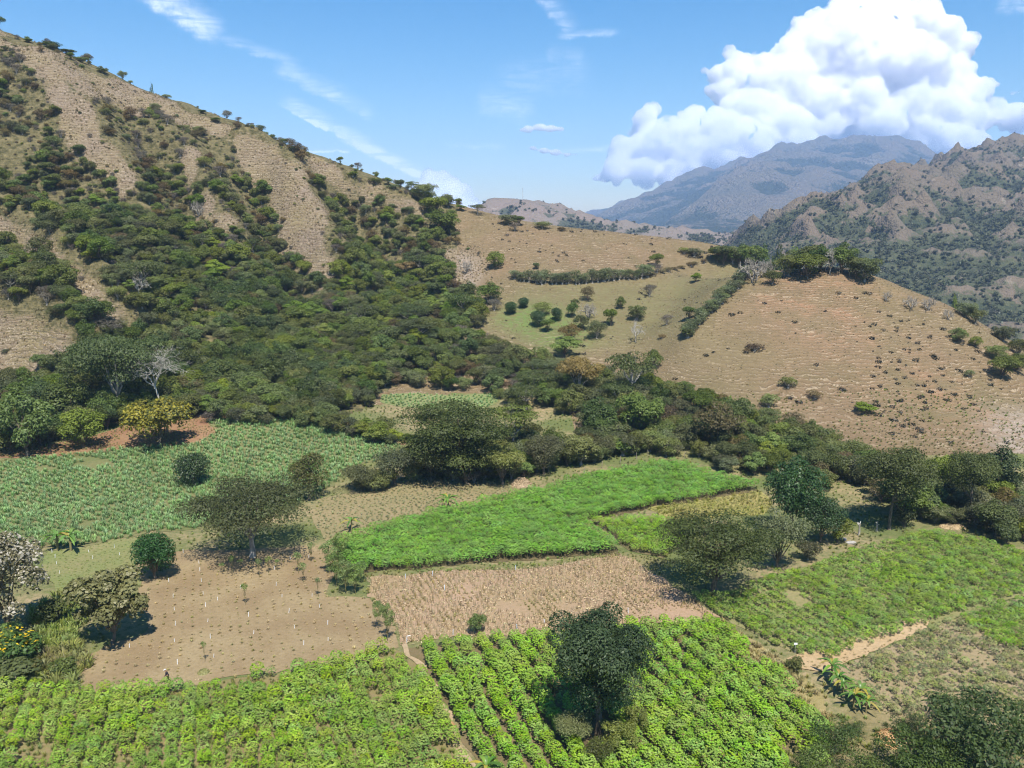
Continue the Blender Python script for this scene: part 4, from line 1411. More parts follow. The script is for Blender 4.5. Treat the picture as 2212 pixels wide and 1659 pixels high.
field_sheet('stubble_soil', P_STUB, soil_mat('stubble_soil', (0.30, 0.205, 0.135), (0.26, 0.185, 0.105), (0.20, 0.155, 0.08), s1=0.07, f3=0.75), 'pinkish tan soil of the maize stubble field', lift=0.08)
field_sheet('tilled_soil', P_TILL, soil_mat('tilled_soil', (0.255, 0.195, 0.108), (0.20, 0.142, 0.078), (0.165, 0.122, 0.062), s1=0.11, f3=0.4), 'bare tan soil of the newly planted field')
field_sheet('short_grass', P_SHORT, soil_mat('short_grass', (0.15, 0.17, 0.06), (0.20, 0.175, 0.08), (0.10, 0.13, 0.04)), 'short green grass corner beside the newly planted field', lift=0.1)
field_sheet('cassava_soil', P_CASLEFT, soil_mat('left_cassava_soil', (0.17, 0.135, 0.06), (0.20, 0.155, 0.08), (0.12, 0.14, 0.035)), 'soil of the weedy cassava field left of the path')
field_sheet('cassava_soil', P_CASRIGHT, soil_mat('right_cassava_soil', (0.13, 0.10, 0.05), (0.16, 0.12, 0.065), (0.085, 0.085, 0.03)), 'soil of the bright cassava field round the big tree')
field_sheet('right_field_soil', P_RIGHT, soil_mat('right_field_soil', (0.22, 0.19, 0.09), (0.19, 0.18, 0.08), (0.12, 0.135, 0.04)), 'soil of the sloping young crop field')
field_sheet('lower_field_soil', P_LOWER, soil_mat('lower_field_soil', (0.26, 0.20, 0.125), (0.24, 0.185, 0.10), (0.15, 0.14, 0.055)), 'soil of the sparse thin crop field')
field_sheet('dirt_path', P_DIRT, soil_mat('orange_dirt', (0.36, 0.255, 0.14), (0.38, 0.28, 0.165), (0.25, 0.18, 0.09), f3=0.4), 'orange dirt path between the two right fields', lift=0.12)
field_sheet('grass_track', P_TRACK, soil_mat('track_grass', (0.15, 0.165, 0.06), (0.21, 0.185, 0.085), (0.10, 0.125, 0.035)), 'green grass track between the two right fields', lift=0.13)
field_sheet('dry_verge', P_BAND, soil_mat('dry_verge', (0.27, 0.21, 0.10), (0.23, 0.19, 0.08), (0.15, 0.135, 0.045)), 'dry grass verge right of the bright cassava', lift=0.11)
field_sheet('scrub_soil', P_SCRUB, soil_mat('scrub_soil', (0.16, 0.135, 0.06), (0.22, 0.175, 0.09), (0.08, 0.085, 0.03)), 'ground under the thorn scrub', lift=0.09)
field_sheet('footpath', P_PATH, soil_mat('path_soil', (0.33, 0.25, 0.16), (0.30, 0.22, 0.13), (0.22, 0.18, 0.09)), 'straw strewn footpath between the cassava fields', lift=0.14)
field_sheet('field_edge', P_EDGE, soil_mat('brush_soil', (0.20, 0.105, 0.06), (0.23, 0.14, 0.075), (0.13, 0.08, 0.045)), 'reddish brown cleared edge of the silver green field', lift=0.05)
field_sheet('field_edge', P_HBASE, soil_mat('brush_soil_hedge', (0.20, 0.115, 0.07), (0.22, 0.15, 0.08), (0.13, 0.085, 0.045)), 'reddish soil strip below the hedge', lift=0.1)
field_sheet('grass_balk', P_BALK, soil_mat('balk_grass', (0.14, 0.14, 0.055), (0.19, 0.16, 0.075), (0.085, 0.105, 0.03)), 'grass balk between tall cassava and stubble', lift=0.05)


# ------------------------------------------------------------------ crop plants
def cassava_mesh(seed, key, h=1.8, nl=34, w=1.5):
    nl = int(nl * 2.3)
    rng = np.random.default_rng(seed)
    g = Geo()
    for i in range(2):
        a = rng.uniform(0, 6.28)
        top = np.array([math.cos(a) * 0.22, math.sin(a) * 0.22, h * rng.uniform(0.68, 0.8)])
        g.add(*tube(np.array([[0, 0, -0.1], top * [0.4, 0.4, 0.5], top]), [0.035, 0.028, 0.018], 3), mi=1)
    for i in range(nl):
        q = i / nl
        a = i * 2.4 + rng.uniform(-.3, .3)
        r = w * 0.5 * (0.25 + 0.75 * math.sqrt(q)) * rng.uniform(0.8, 1.1)
        c = np.array([math.cos(a) * r, math.sin(a) * r, h * (1.0 - 0.42 * q ** 1.5) * rng.uniform(0.9, 1.04)])
        out = np.array([math.cos(a), math.sin(a), -0.45 - 0.3 * q])
        L = rng.uniform(0.14, 0.22) * w / 1.5
        nf = 5
        fan = np.linspace(-1.25, 1.25, nf)
        d = np.stack([np.cos(a + fan), np.sin(a + fan), np.full(nf, -0.35) - 0.25 * np.abs(fan)], 1)
        nrm = unit(np.stack([np.cos(a + fan) * 0.45, np.sin(a + fan) * 0.45, np.full(nf, 1.0)], 1))
        d = unit(d)
        V, Q = leaves_at(c + d * L * 0.5, nrm, L, rng, 0.40, 0.04, tang=d)
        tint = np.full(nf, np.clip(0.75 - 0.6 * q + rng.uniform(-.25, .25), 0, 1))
        g.add(V, Q, 0, tint, np.full(nf, rng.random()))
    return g.mesh(key, [None, B_GREEN])


def low_crop_mesh(seed, key, h=0.7, w=0.9, nl=22, size=0.24):
    rng = np.random.default_rng(seed)
    d = unit(rng.normal(size=(nl, 3)) * [1, 1, 0.6] + [0, 0, 0.35])
    d[:, 2] = np.abs(d[:, 2])
    p = d * rng.uniform(0.4, 1, nl)[:, None] * [w / 2, w / 2, h]
    V, Q = leaves_at(p, unit(d * 0.6 + rng.normal(size=(nl, 3)) * 0.4 + [0, 0, 0.7]), size * rng.uniform(.7, 1.3, nl), rng, 0.6)
    g = Geo().add(V, Q, 0, np.clip(p[:, 2] / h * 0.6 + rng.random(nl) * 0.4, 0, 1), rng.random(nl))
    return g.mesh(key, [None])


def tuft_mesh(seed, key, h=0.8, w=0.7, nb=26, bw=0.05, arch=0.6):
    rng = np.random.default_rng(seed)
    g = Geo()
    a = rng.uniform(0, 6.28, nb)
    lean = rng.uniform(0.1, 1.0, nb)
    L = h * rng.uniform(0.65, 1.1, nb)
    base = np.stack([np.cos(a) * w * 0.12, np.sin(a) * w * 0.12, np.full(nb, -0.03)], 1)
    mid = base + np.stack([np.cos(a) * lean * w * 0.3, np.sin(a) * lean * w * 0.3, L * 0.62], 1)
    tip = base + np.stack([np.cos(a) * lean * w * 0.62, np.sin(a) * lean * w * 0.62, L * (1 - arch * 0.45 * lean)], 1)
    sd = np.stack([-np.sin(a), np.cos(a), np.zeros(nb)], 1) * bw * 0.5
    V = np.stack([base - sd, base + sd, mid + sd * 1.1, mid - sd * 1.1, tip + sd * 0.3, tip - sd * 0.3], 1).reshape(-1, 3)
    k = np.arange(nb)[:, None] * 6
    Q = np.concatenate([k + [0, 1, 2, 3], k + [3, 2, 4, 5]])
    t = np.concatenate([0.25 * np.ones(nb) + rng.random(nb) * .3, 0.6 + rng.random(nb) * 0.4])
    g.add(V, Q, 0, t, np.tile(rng.random(nb), 2))
    return g.mesh(key, [None])


def stubble_mesh(seed, key, n=4, h=0.6, debris=4):
    rng = np.random.default_rng(seed)
    g = Geo()
    for i in range(n):
        b = np.array([rng.uniform(-.3, .3), rng.uniform(-.3, .3), -0.05])
        tp = b + [rng.uniform(-.12, .12), rng.uniform(-.12, .12), h * rng.uniform(0.5, 1.1)]
        V, Q = tube(np.array([b, (b + tp) / 2, tp]), [0.03, 0.026, 0.02], 3)
        g.add(V, Q, 0, np.full(len(Q), rng.random()))
    if debris:
        p = np.stack([rng.uniform(-.5, .5, debris), rng.uniform(-.5, .5, debris), rng.uniform(0.02, 0.1, debris)], 1)
        V, Q = leaves_at(p, unit(np.array([0, 0, 1.0]) + rng.normal(size=(debris, 3)) * 0.25), 0.45, rng, 0.22)
        g.add(V, Q, 0, rng.random(debris))
    return g.mesh(key, [None])


def with_mat(me, mat, name):
    c = me.copy()
    c.name = name
    c.materials[0] = mat
    return c


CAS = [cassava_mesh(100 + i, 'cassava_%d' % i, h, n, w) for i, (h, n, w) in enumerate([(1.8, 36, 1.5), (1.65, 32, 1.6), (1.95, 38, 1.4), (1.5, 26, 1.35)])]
LOW = [low_crop_mesh(120 + i, 'low_crop_%d' % i) for i in range(3)]
TUF = [tuft_mesh(140 + i, 'tuft_%d' % i) for i in range(3)]
STB = [stubble_mesh(160 + i, 'stub_%d' % i) for i in range(4)]


def row_dir(a, b):
    p = gpoly([a, b])
    d = np.array(p[1]) - np.array(p[0])
    return d / np.linalg.norm(d)


def rows(poly_uv, d, between, within, rng, jit=0.25, margin=0.0):
    p = np.array(gpoly(poly_uv))
    c = p.mean(0)
    n = np.array([-d[1], d[0]])
    a, b = (p - c) @ d, (p - c) @ n
    A, B = np.meshgrid(np.arange(a.min(), a.max(), within), np.arange(b.min(), b.max(), between))
    A = A + rng.uniform(-.5, .5, A.shape) * within * 0.6
    wig = (vnoise(A / 14, B / 9, 3) - 0.5) * between * 0.25
    B = B + wig + rng.uniform(-1, 1, B.shape) * between * jit * 0.5
    x = c[0] + A * d[0] + B * n[0]
    y = c[1] + A * d[1] + B * n[1]
    x, y = x.ravel(), y.ravel()
    k = in_poly(x, y, [tuple(q) for q in p])
    x, y = x[k], y[k]
    u, v = project(x, y, H(x, y))
    k = (u > -160) & (u < 2420) & (v < 1800)
    return x[k], y[k]


def put(name, x, y, meshes, mat, s, label, tilt=0.12, sxy=None):
    n = len(x)
    ms = [with_mat(m, mat, name + '_%d' % i) for i, m in enumerate(meshes)]
    S = np.c_[s * (1 if sxy is None else sxy), s * (1 if sxy is None else sxy), s]
    return scatter(name, np.c_[x, y, H(x, y) + 0.02], RNG.uniform(0, 6.28, n), S, RNG.integers(0, len(ms), n), ms, label, RNG.normal(size=(n, 2)) * tilt)


RD = row_dir((884, 1400), (1030, 1700))          # the rows run with the footpath
RD2 = row_dir((1560, 1300), (1720, 1410))
RD3 = row_dir((0, 1040), (300, 1130))

# bright cassava round the big tree; left weedy cassava; the rows nearest the camera stand as plants of their own
def cassava_field(name, poly, mat, between, within, dens, smin, smax, label, keep_single=0, gap=0.30, hole=None, single_label='', group=''):
    x, y = rows(poly, RD, between, within, RNG, 0.18)
    nz = fbm(x / 5, y / 5, 3, 61)
    k = (nz > gap) & (RNG.random(len(x)) < dens)
    if hole:
        hx, hy, _ = (float(c) for c in ground_at(*hole[:2]))
        k &= np.hypot(x - hx, y - hy) > hole[2]
    x, y = x[k], y[k]
    s = RNG.uniform(smin, smax, len(x)) * (0.8 + 0.5 * fbm(x / 9, y / 9, 2, 17))
    if keep_single:
        u, v = project(x, y, H(x, y))
        ins = (u > 15) & (u < 2200) & (v < 1655)
        o = np.argsort(-np.where(ins, s / depth(x, y, H(x, y)), 0))[:keep_single]
        ms = [with_mat(m, mat, 'cassava_plant_%s_%d' % (name, i)) for i, m in enumerate(CAS)]
        for i in o:
            e = link('cassava_plant', ms[int(RNG.integers(0, len(ms)))], None, (x[i], y[i], float(H(x[i], y[i]))), (0, 0, RNG.uniform(0, 6.28)), (s[i],) * 3)
            tag(e, single_label, 'cassava plant', group)
        r = np.ones(len(x), bool)
        r[o] = False
        x, y, s = x[r], y[r], s[r]
    put(name, x, y, CAS, mat, s, label)
    return len(x)


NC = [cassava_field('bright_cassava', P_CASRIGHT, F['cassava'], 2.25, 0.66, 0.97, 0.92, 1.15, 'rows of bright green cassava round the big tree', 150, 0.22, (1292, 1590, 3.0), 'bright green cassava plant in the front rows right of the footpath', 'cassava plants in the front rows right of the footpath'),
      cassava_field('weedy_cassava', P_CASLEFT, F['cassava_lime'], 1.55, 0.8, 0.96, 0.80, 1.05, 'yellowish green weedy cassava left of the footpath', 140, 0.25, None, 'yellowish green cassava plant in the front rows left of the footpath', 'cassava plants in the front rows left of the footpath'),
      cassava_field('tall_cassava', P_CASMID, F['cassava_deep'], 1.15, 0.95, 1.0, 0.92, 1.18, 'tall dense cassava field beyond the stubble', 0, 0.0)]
cassava_field('small_cassava_strip', P_CASSTRIP, F['cassava'], 1.2, 0.85, 1.0, 0.72, 0.92, 'small lower strip of lighter cassava beside the spreading tree', 0, 0.0)
# weeds between the left rows
x, y = rows(P_CASLEFT, RD, 0.8, 0.8, RNG, 1.0)
k = fbm(x / 6, y / 6, 3, 71) > 0.34
put('cassava_weeds', x[k], y[k], TUF, F['grass'], RNG.uniform(0.5, 1.0, k.sum()), 'green grass weeds among the cassava')
# young crop on the right slope, greener patches and thin ones
x, y = rows(P_RIGHT, RD2, 1.35, 0.7, RNG, 0.12)
u, v = project(x, y, H(x, y))
nz = fbm(x / 8, y / 8, 3, 81)
k = nz > 0.20 + 0.10 * (u < 1650)
put('young_crop', x[k], y[k], CAS, F['crop'], RNG.uniform(0.38, 0.72, k.sum()) * (0.7 + 0.6 * nz[k]), 'rows of young light green crop on the right field', sxy=1.35)
x, y = rows(P_RIGHT, RD2, 1.1, 0.9, RNG, 1.0)
k = fbm(x / 7, y / 7, 3, 85) > 0.5
put('crop_weeds', x[k], y[k], TUF, F['grass'], RNG.uniform(0.3, 0.6, k.sum()), 'grass weeds among the young crop')
# thin crop below
x, y = rows(P_LOWER, RD2, 1.05, 0.75, RNG, 0.35)
u, v = project(x, y, H(x, y))
gr = in_poly(u, v, [(2060, 1330), (2150, 1310), (2300, 1290), (2300, 1420), (2160, 1400)])
k = (fbm(x / 6, y / 6, 3, 88) > 0.28) & ~gr
put('thin_crop', x[k], y[k], CAS + LOW[:1], F['crop_dry'], RNG.uniform(0.32, 0.62, k.sum()), 'sparse thin olive crop in rows', sxy=1.2)
put('greener_crop', x[gr], y[gr], CAS, F['crop'], RNG.uniform(0.45, 0.7, gr.sum()), 'greener patch of crop by the grass track', sxy=1.3)
x, y = rows(P_LOWER, RD2, 0.9, 0.8, RNG, 1.0)
k = fbm(x / 5, y / 5, 3, 86) > 0.42
put('thin_crop_weeds', x[k], y[k], TUF, F['pale_tuft'], RNG.uniform(0.25, 0.6, k.sum()), 'pale weeds among the thin crop', sxy=1.2)
# silver grass field in tussocky rows
x, y = rows(P_SILVER, RD3, 1.25, 1.05, RNG, 0.5)
k = fbm(x / 10, y / 10, 3, 90) > 0.24
put('silver_grass', x[k], y[k], TUF, F['silver'], RNG.uniform(0.95, 1.5, k.sum()), 'silver green tufted grass crop', sxy=1.35)
x, y = rows(P_REAR, RD3, 1.5, 1.3, RNG, 0.5)
put('rear_grass', x, y, TUF, F['silver'], RNG.uniform(0.7, 1.2, len(x)), 'green tufted crop of the small far field', sxy=1.4)
x, y = rows(P_PALE, RD, 0.85, 0.65, RNG, 1.3)
put('pale_tufts', x, y, TUF, F['pale_tuft'], RNG.uniform(0.2, 0.6, len(x)), 'pale low tufts of the thin field', sxy=1.5)
x, y = rows(P_YELLOW, RD, 0.85, 0.75, RNG, 0.6)
put('yellow_crop', x, y, LOW + TUF[:1], F['crop_yellow'], RNG.uniform(0.8, 1.25, len(x)), 'yellowing low crop beside the tall cassava')
# stubble
x, y = rows(P_STUB, RD, 0.9, 0.6, RNG, 0.35)
k = fbm(x / 6, y / 6, 3, 95) > 0.3
put('maize_stubble', x[k], y[k], STB, F['straw'], RNG.uniform(0.9, 1.5, k.sum()), 'dry maize stubble in rows')
nz = fbm(x / 3.5 + y / 9, y / 3.5, 3, 97)
k = nz > 0.56
put('stubble_weeds', x[k], y[k], TUF, F['dryweed'], RNG.uniform(0.3, 0.7, k.sum()), 'green and dry weeds in the stubble')
# newly planted field: little wilted tufts in rows
x, y = rows(P_TILL, RD, 1.25, 1.05, RNG, 0.25)
k = RNG.random(len(x)) < 0.72
put('planted_tufts', x[k], y[k], TUF + LOW[:1], F['dryweed'], RNG.uniform(0.18, 0.55, k.sum()), 'small wilted tufts in rows on bare soil', sxy=1.5)
x, y = rows(P_TILL, RD, 0.9, 0.9, RNG, 1.0)
k = fbm(x / 4, y / 4, 3, 99) > 0.5
put('soil_litter', x[k], y[k], STB, F['straw'], RNG.uniform(0.12, 0.32, k.sum()), 'dry litter strewn over the newly planted soil', sxy=2.0)
x, y = rows(P_SHORT, RD, 0.7, 0.7, RNG, 1.0)
put('short_tufts', x, y, TUF, F['grass'], RNG.uniform(0.15, 0.35, len(x)), 'short grass of the field corner', sxy=1.6)
for nm, pl, mt, a, b, lab in (('reeds', P_REEDS, 'grass', 1.1, 2.2, 'tall reedy grass beside the brown leaved tree'), ('verge_grass', P_BAND, 'dryweed', 0.6, 1.3, 'dry grass of the verge right of the cassava'),
                              ('track_tufts', P_TRACK, 'grass', 0.25, 0.5, 'grass of the field track'), ('balk_tufts', P_BALK, 'grass', 0.3, 0.6, 'grass of the balk in front of the cassava'),
                              ('edge_brush', P_EDGE, 'dryweed', 0.3, 0.6, 'dry brush on the cleared field edge'), ('path_straw', P_PATH, 'straw', 0.2, 0.5, 'straw on the footpath'),
                              ('dirt_tufts', P_DIRT, 'dryweed', 0.2, 0.5, 'small tufts on the orange dirt path'), ('scrub_grass', P_SCRUB, 'grass', 0.4, 1.0, 'grass under the thorn scrub')):
    x, y = rows(pl, RD, 0.75, 0.7, RNG, 1.0)
    k = fbm(x / 3, y / 3, 3, 111) > 0.36
    put(nm, x[k], y[k], TUF if mt != 'straw' else STB, F[mt], RNG.uniform(a, b, k.sum()), lab, sxy=1.2)
# loose grass over the rest of the valley floor
x, y = jitter_grid(-190, 235, 60, 215, 1.5, RNG)
u, v = project(x, y, H(x, y))
k = (u > -500) & (u < 2800) & (v < 1900) & (fbm(x / 7, y / 7, 3, 131) > 0.38)
for pl in (P_SILVER, P_PALE, P_CASMID, P_YELLOW, P_STUB, P_TILL, P_SHORT, P_CASLEFT, P_CASRIGHT, P_RIGHT, P_LOWER, P_DIRT, P_TRACK, P_PATH):
    k &= ~in_poly(u, v, pl)
put('valley_grass', x[k], y[k], TUF, F['grass'], RNG.uniform(0.3, 0.8, k.sum()), 'rough grass between the fields', sxy=1.4)
print('CROPS', NC, len(x))

# dry grass over the mountain spurs and the pasture
x, y = jitter_grid(-330, 40, 185, 412, 1.15, RNG)
k = (bil(bare_soft, x, y) > 0.35) & (fbm(x / 4, y / 4, 3, 141) > 0.40)
put('spur_grass', x[k], y[k], TUF + STB[:1], F['spur'], RNG.uniform(0.45, 1.0, k.sum()), 'dry brown grass on the bare mountain spurs', sxy=1.3)
x, y = jitter_grid(-60, 210, 170, 390, 1.7, RNG)
pm_ = bil(is_past.reshape(ny - 1, nx - 1)[np.minimum(np.arange(ny), ny - 2)][:, np.minimum(np.arange(nx), nx - 2)] * 1.0, x, y) > 0.5
k = pm_ & (fbm(x / 5, y / 5, 3, 151) > 0.47)
put('pasture_tufts', x[k], y[k], TUF, F['spur'], RNG.uniform(0.2, 0.5, k.sum()), 'dry grass tufts on the grazed slopes', sxy=1.6)
# ------------------------------------------------------------------ trees and shrubs that can be told apart
T('big_shade', 201, 'grove', B_BROWN, 17, 12.5, 3.2, 40, 27000, 0.33, lobe=0.29, trunk=0.42, asp=0.5, fork=1.5, spread=0.98, low=0.4, hollow=0.80)
T('umbrella', 202, 'acacia', B_GREY, 10, 17, 2.9, 44, 17000, 0.30, flat=0.5, lobe=0.26, trunk=0.36, asp=0.5, fork=0.8, hollow=0.5, low=0.4)
T('dark_umbrella', 203, 'acacia', B_BROWN, 13, 16, 1.2, 44, 17000, 0.34, flat=0.5, lobe=0.28, trunk=0.40, asp=0.45, fork=1.9, hollow=0.5)
T('thin_umbrella', 204, 'light', B_GREY, 9, 9, 4.0, 14, 2200, 0.36, flat=0.4, lobe=0.3, trunk=0.22, hollow=0.4)
T('round_mango', 205, 'mango', B_BROWN, 6, 8, 0.0, 26, 9500, 0.28, lobe=0.36, spread=0.8, hollow=0.86, low=0.6)
T('spiky_shrub', 206, 'emerald', B_BROWN, 7, 7, -0.2, 30, 6500, 0.36, lobe=0.26, tall=1.3, asp=0.4, low=0.6)
T('teak', 207, 'teak', B_BROWN, 11, 10, 0.4, 26, 5200, 0.50, lobe=0.25, asp=0.75, hollow=0.6)
T('white_bloom', 208, 'white', B_BROWN, 13, 9.5, 0.8, 30, 8000, 0.36, lobe=0.27, asp=0.7)
T('yellow_tree', 209, 'yellow', B_BROWN, 9, 12, 1.2, 24, 5200, 0.46, lobe=0.27, asp=0.7)
T('wide_dark', 210, 'acacia', B_GREY, 12, 17, 4.0, 34, 11000, 0.38, flat=0.55, lobe=0.3, trunk=0.35, hollow=0.55)
T('golden', 211, 'golden', B_GREY, 9, 12, 2.5, 22, 3600, 0.42, flat=0.5, lobe=0.28, hollow=0.5)
T('lime_mango', 212, 'lime', B_BROWN, 9, 9, 0.8, 18, 4200, 0.46, lobe=0.32, hollow=0.78)
T('emerald_tree', 213, 'emerald', B_BROWN, 11, 11, 1.0, 20, 8500, 0.38, lobe=0.33, trunk=0.26, hollow=0.78, low=0.45)
T('tall_dark', 214, 'acacia', B_BROWN, 16, 13, 5.0, 34, 12000, 0.36, lobe=0.3, trunk=0.26, flat=0.9, fork=1.0, lean=0.06)
T('droopy_olive', 215, 'olive', B_BROWN, 9, 9, 0.6, 26, 6500, 0.36, lobe=0.28, asp=0.38)
T('half_brown', 216, 'halfbrown', B_BROWN, 8, 7, 0.5, 18, 5000, 0.36, lobe=0.33, asp=0.45)
T('sapling', 217, 'moringa', B_GREEN, 4.5, 2.2, 2.2, 9, 260, 0.26, lobe=0.36, trunk=0.05, hollow=0.3, asp=0.45)
T('moringa', 218, 'moringa', B_GREEN, 7, 4.5, 1.6, 16, 1500, 0.28, lobe=0.3, trunk=0.07, hollow=0.3, asp=0.45)
T('sage', 219, 'sage', B_GREY, 4, 4, 0.1, 10, 900, 0.36, lobe=0.36, asp=0.35, tall=1.2)
T('thorn', 220, 'thorn', B_GREY, 6, 9, 0.4, 24, 5600, 0.30, lobe=0.26, trunk=0.12, hollow=0.35, asp=0.45, flat=0.7)
T('thorn_light', 221, 'thorn', B_GREY, 4, 7, 0.2, 20, 2600, 0.24, lobe=0.28, trunk=0.06, hollow=0.3, asp=0.4, flat=0.7)
T('tithonia', 222, 'tithonia', B_GREEN, 2.4, 4, 0.1, 14, 1500, 0.26, lobe=0.32, asp=0.7)
T('deep_bush', 223, 'dark', B_BROWN, 3, 3.6, 0.1, 10, 1000, 0.36)
for key, seed, h, w, base, dp, r0, mat in (('bone', 305, 13, 16, 6, 6, 0.24, B_BONE), ('bare_pale', 302, 6, 6, 1.6, 5, 0.12, B_BONE), ('bare_grey', 303, 4, 5, 0.5, 5, 0.09, B_GREY)):
    g_ = bare_geo(seed, h, w, base, dp, r0, 3, 0.7 if key == 'bone' else 0.9)
    me_ = g_.mesh('limbs_' + key, [mat])
    TPL[key] = dict(h=h, w=w, trunk=None, crown=me_, join=me_, crown_name='limbs')
# grey bushes get real twigs too
g_ = Geo()
for q_ in (bare_geo(311, 5, 5.5, 0.3, 5, 0.08, 3), bare_geo(312, 4.5, 5, 0.4, 5, 0.07, 3)):
    for V_, Q_ in zip(q_.V, q_.F):
        pass
    g_.add(np.concatenate(q_.V), np.concatenate(q_.F))
# yellow flower heads over the flowering bush
rng_ = np.random.default_rng(5)
p_ = np.c_[rng_.uniform(-1.8, 1.8, 90), rng_.uniform(-1.0, 1.8, 90), rng_.uniform(1.9, 2.5, 90)]
V_, Q_ = leaves_at(p_, unit(np.array([0, -0.4, 1]) + rng_.normal(size=(90, 3)) * 0.3), 0.2, rng_, 1.0)
TPL['tithonia']['more'] = [('blossoms', Geo().add(V_, Q_, 0, rng_.random(90)).mesh('blossoms', [F['bloom']]))]


def P(key, name, u, v, w, h, label, **k):
    return plant(key, name, u, v, w, h, label, **k)


P('big_shade', 'shade_tree', 1290, 1605, 236, 316, 'tall dark green shade tree rising out of the bright cassava field', rz=0.4)
P('umbrella', 'umbrella_tree', 546, 1206, 300, 172, 'wide umbrella shaped tree with a pale trunk behind the newly planted field')
for u_, v_, w_, h_, k_, l_ in ((1238, 1618, 95, 85, 'droopy_olive', 'greyish shrub at the foot of the shade tree, lower left'), (1335, 1628, 90, 75, 'mid_a', 'green shrub below the shade tree, to the right of its trunk'),
                               (1290, 1655, 80, 60, 'olive_b', 'shrub in front of the trunk of the shade tree'), (1372, 1600, 60, 80, 'mid_a', 'shrub under the right skirt of the shade tree')):
    P(k_, 'understory_shrub', u_, v_, w_, h_, l_, cat='bush')
P('spiky_shrub', 'dark_shrub_tree', 336, 1250, 104, 108, 'glossy dark green shrubby tree at the corner of the newly planted field')
P('teak', 'brown_leaved_tree', 243, 1392, 165, 182, 'tree with olive and cream leaves above the left edge of bare soil')
P('white_bloom', 'white_flowering_tree', 22, 1380, 185, 245, 'tree covered in white blossom at the left picture edge')
P('deep_bush', 'dark_bush', 120, 1352, 70, 60, 'dark bush in the shade of the white flowering tree')
P('round_mango', 'round_tree', 417, 1046, 88, 66, 'dense round dark green tree standing alone in the silver green field')
P('half_brown', 'half_brown_tree', 668, 1080, 92, 108, 'half brown half green tree at the tip of the silver green field')
P('yellow_tree', 'yellow_flowering_tree', 345, 964, 155, 108, 'bright yellow flowering tree at the back of the silver green field')
P('bone', 'bone_white_tree', 340, 905, 165, 162, 'leafless bone white tree standing above the yellow tree', rz=1.0)
P('wide_dark', 'wide_dark_tree', 262, 900, 225, 185, 'broad dark brown green tree behind the bone white tree')
P('dark_a', 'dark_tree', 150, 925, 110, 120, 'rounded green tree left of the broad dark tree')
P('mid_a', 'green_tree', 60, 985, 130, 140, 'tall green tree at the wood edge above the left corner of the silver field')
P('mid_a', 'green_tree', 180, 968, 110, 90, 'green bushy tree between the corner wood and the yellow tree')
P('dark_umbrella', 'dark_umbrella_tree', 985, 1035, 275, 182, 'huge dark umbrella tree with grey limbs between the fields')
P('droopy_olive', 'olive_bush', 930, 1040, 110, 80, 'grey olive bush under the left side of the huge dark umbrella tree')
P('dark_b', 'dark_bush', 1010, 1048, 120, 85, 'dark bushy tree under the right side of the huge dark umbrella tree')
P('thin_umbrella', 'thin_umbrella_tree', 1108, 985, 125, 115, 'thin yellowish umbrella tree right of the huge dark one')
P('droopy_olive', 'olive_bush', 855, 1050, 105, 90, 'olive bushy tree below the huge dark umbrella tree')
P('droopy_olive', 'olive_bush', 780, 1062, 85, 62, 'greyish olive shrub at the edge of the silver green field')
P('droopy_olive', 'olive_bush', 1085, 1050, 110, 100, 'spreading olive bush behind the hay heap')
P('droopy_olive', 'olive_bush', 1175, 1025, 100, 95, 'olive bush with pale leaves right of the hay heap')
P('olive_a', 'olive_bush', 1255, 1005, 90, 75, 'rounded olive bush in the hedge above the far cassava field')
P('bush_b', 'green_bush', 1345, 985, 60, 40, 'low green thorny bush near the top of the far cassava field')
P('golden', 'golden_tree', 1250, 862, 112, 98, 'golden tan dry tree in the middle of the wood')
P('acacia_a', 'green_umbrella_tree', 1362, 868, 130, 108, 'green umbrella tree right of the golden tree')
P('lime_mango', 'lime_green_tree', 1383, 945, 112, 104, 'lime green leafy tree in the wood below the green umbrella tree')
P('dark_a', 'dark_tree', 1295, 945, 95, 90, 'dense dark tree left of the lime green tree')
P('brown_a', 'brown_tree', 1545, 975, 125, 110, 'dark purplish brown tree at the foot of the knoll')
P('lime_mango', 'lime_green_tree', 1590, 930, 80, 75, 'small yellow green tree above the purplish brown tree')
P('emerald_tree', 'emerald_tree', 1712, 1160, 140, 175, 'tall emerald green tree at the corner of the yellowing field')
P('emerald_tree', 'emerald_tree', 1772, 1172, 100, 105, 'lower emerald green tree leaning right of the tall one')
P('mid_a', 'green_tree', 1808, 1172, 70, 62, 'small green bushy tree at the top of the young crop field')
P('dark_umbrella', 'spreading_tree', 1545, 1285, 285, 186, 'spreading feathery dark tree at the right end of the stubble')
P('droopy_olive', 'grey_olive_tree', 1682, 1232, 130, 138, 'grey olive dense tree beside the spreading feathery tree')
P('olive_a', 'olive_bush', 1745, 1212, 60, 50, 'small olive bush right of the grey olive tree')
P('tall_dark', 'tall_dark_tree', 1920, 1146, 170, 192, 'tall dark tree with a bare leaning trunk above the young crop')
P('deep_bush', 'dark_bush', 1952, 1138, 48, 40, 'dark bush at the foot of the tall dark tree')
P('tall_dark', 'wood_edge_tree', 2094, 1130, 120, 165, 'dark tree with a thin pale trunk at the right wood edge')
P('dark_a', 'dark_tree', 2150, 1080, 110, 120, 'dense dark tree below the pale eroded slope')
P('dark_b', 'dark_tree', 2030, 1085, 105, 115, 'dense tree between the tall dark tree and the pale trunked tree')
P('thorn', 'thorn_tree', 2135, 1700, 320, 185, 'large dark thorn tree in the bottom right corner')
P('thorn', 'thorn_tree', 1985, 1705, 210, 120, 'dark thorn tree left of the large one in the bottom corner')
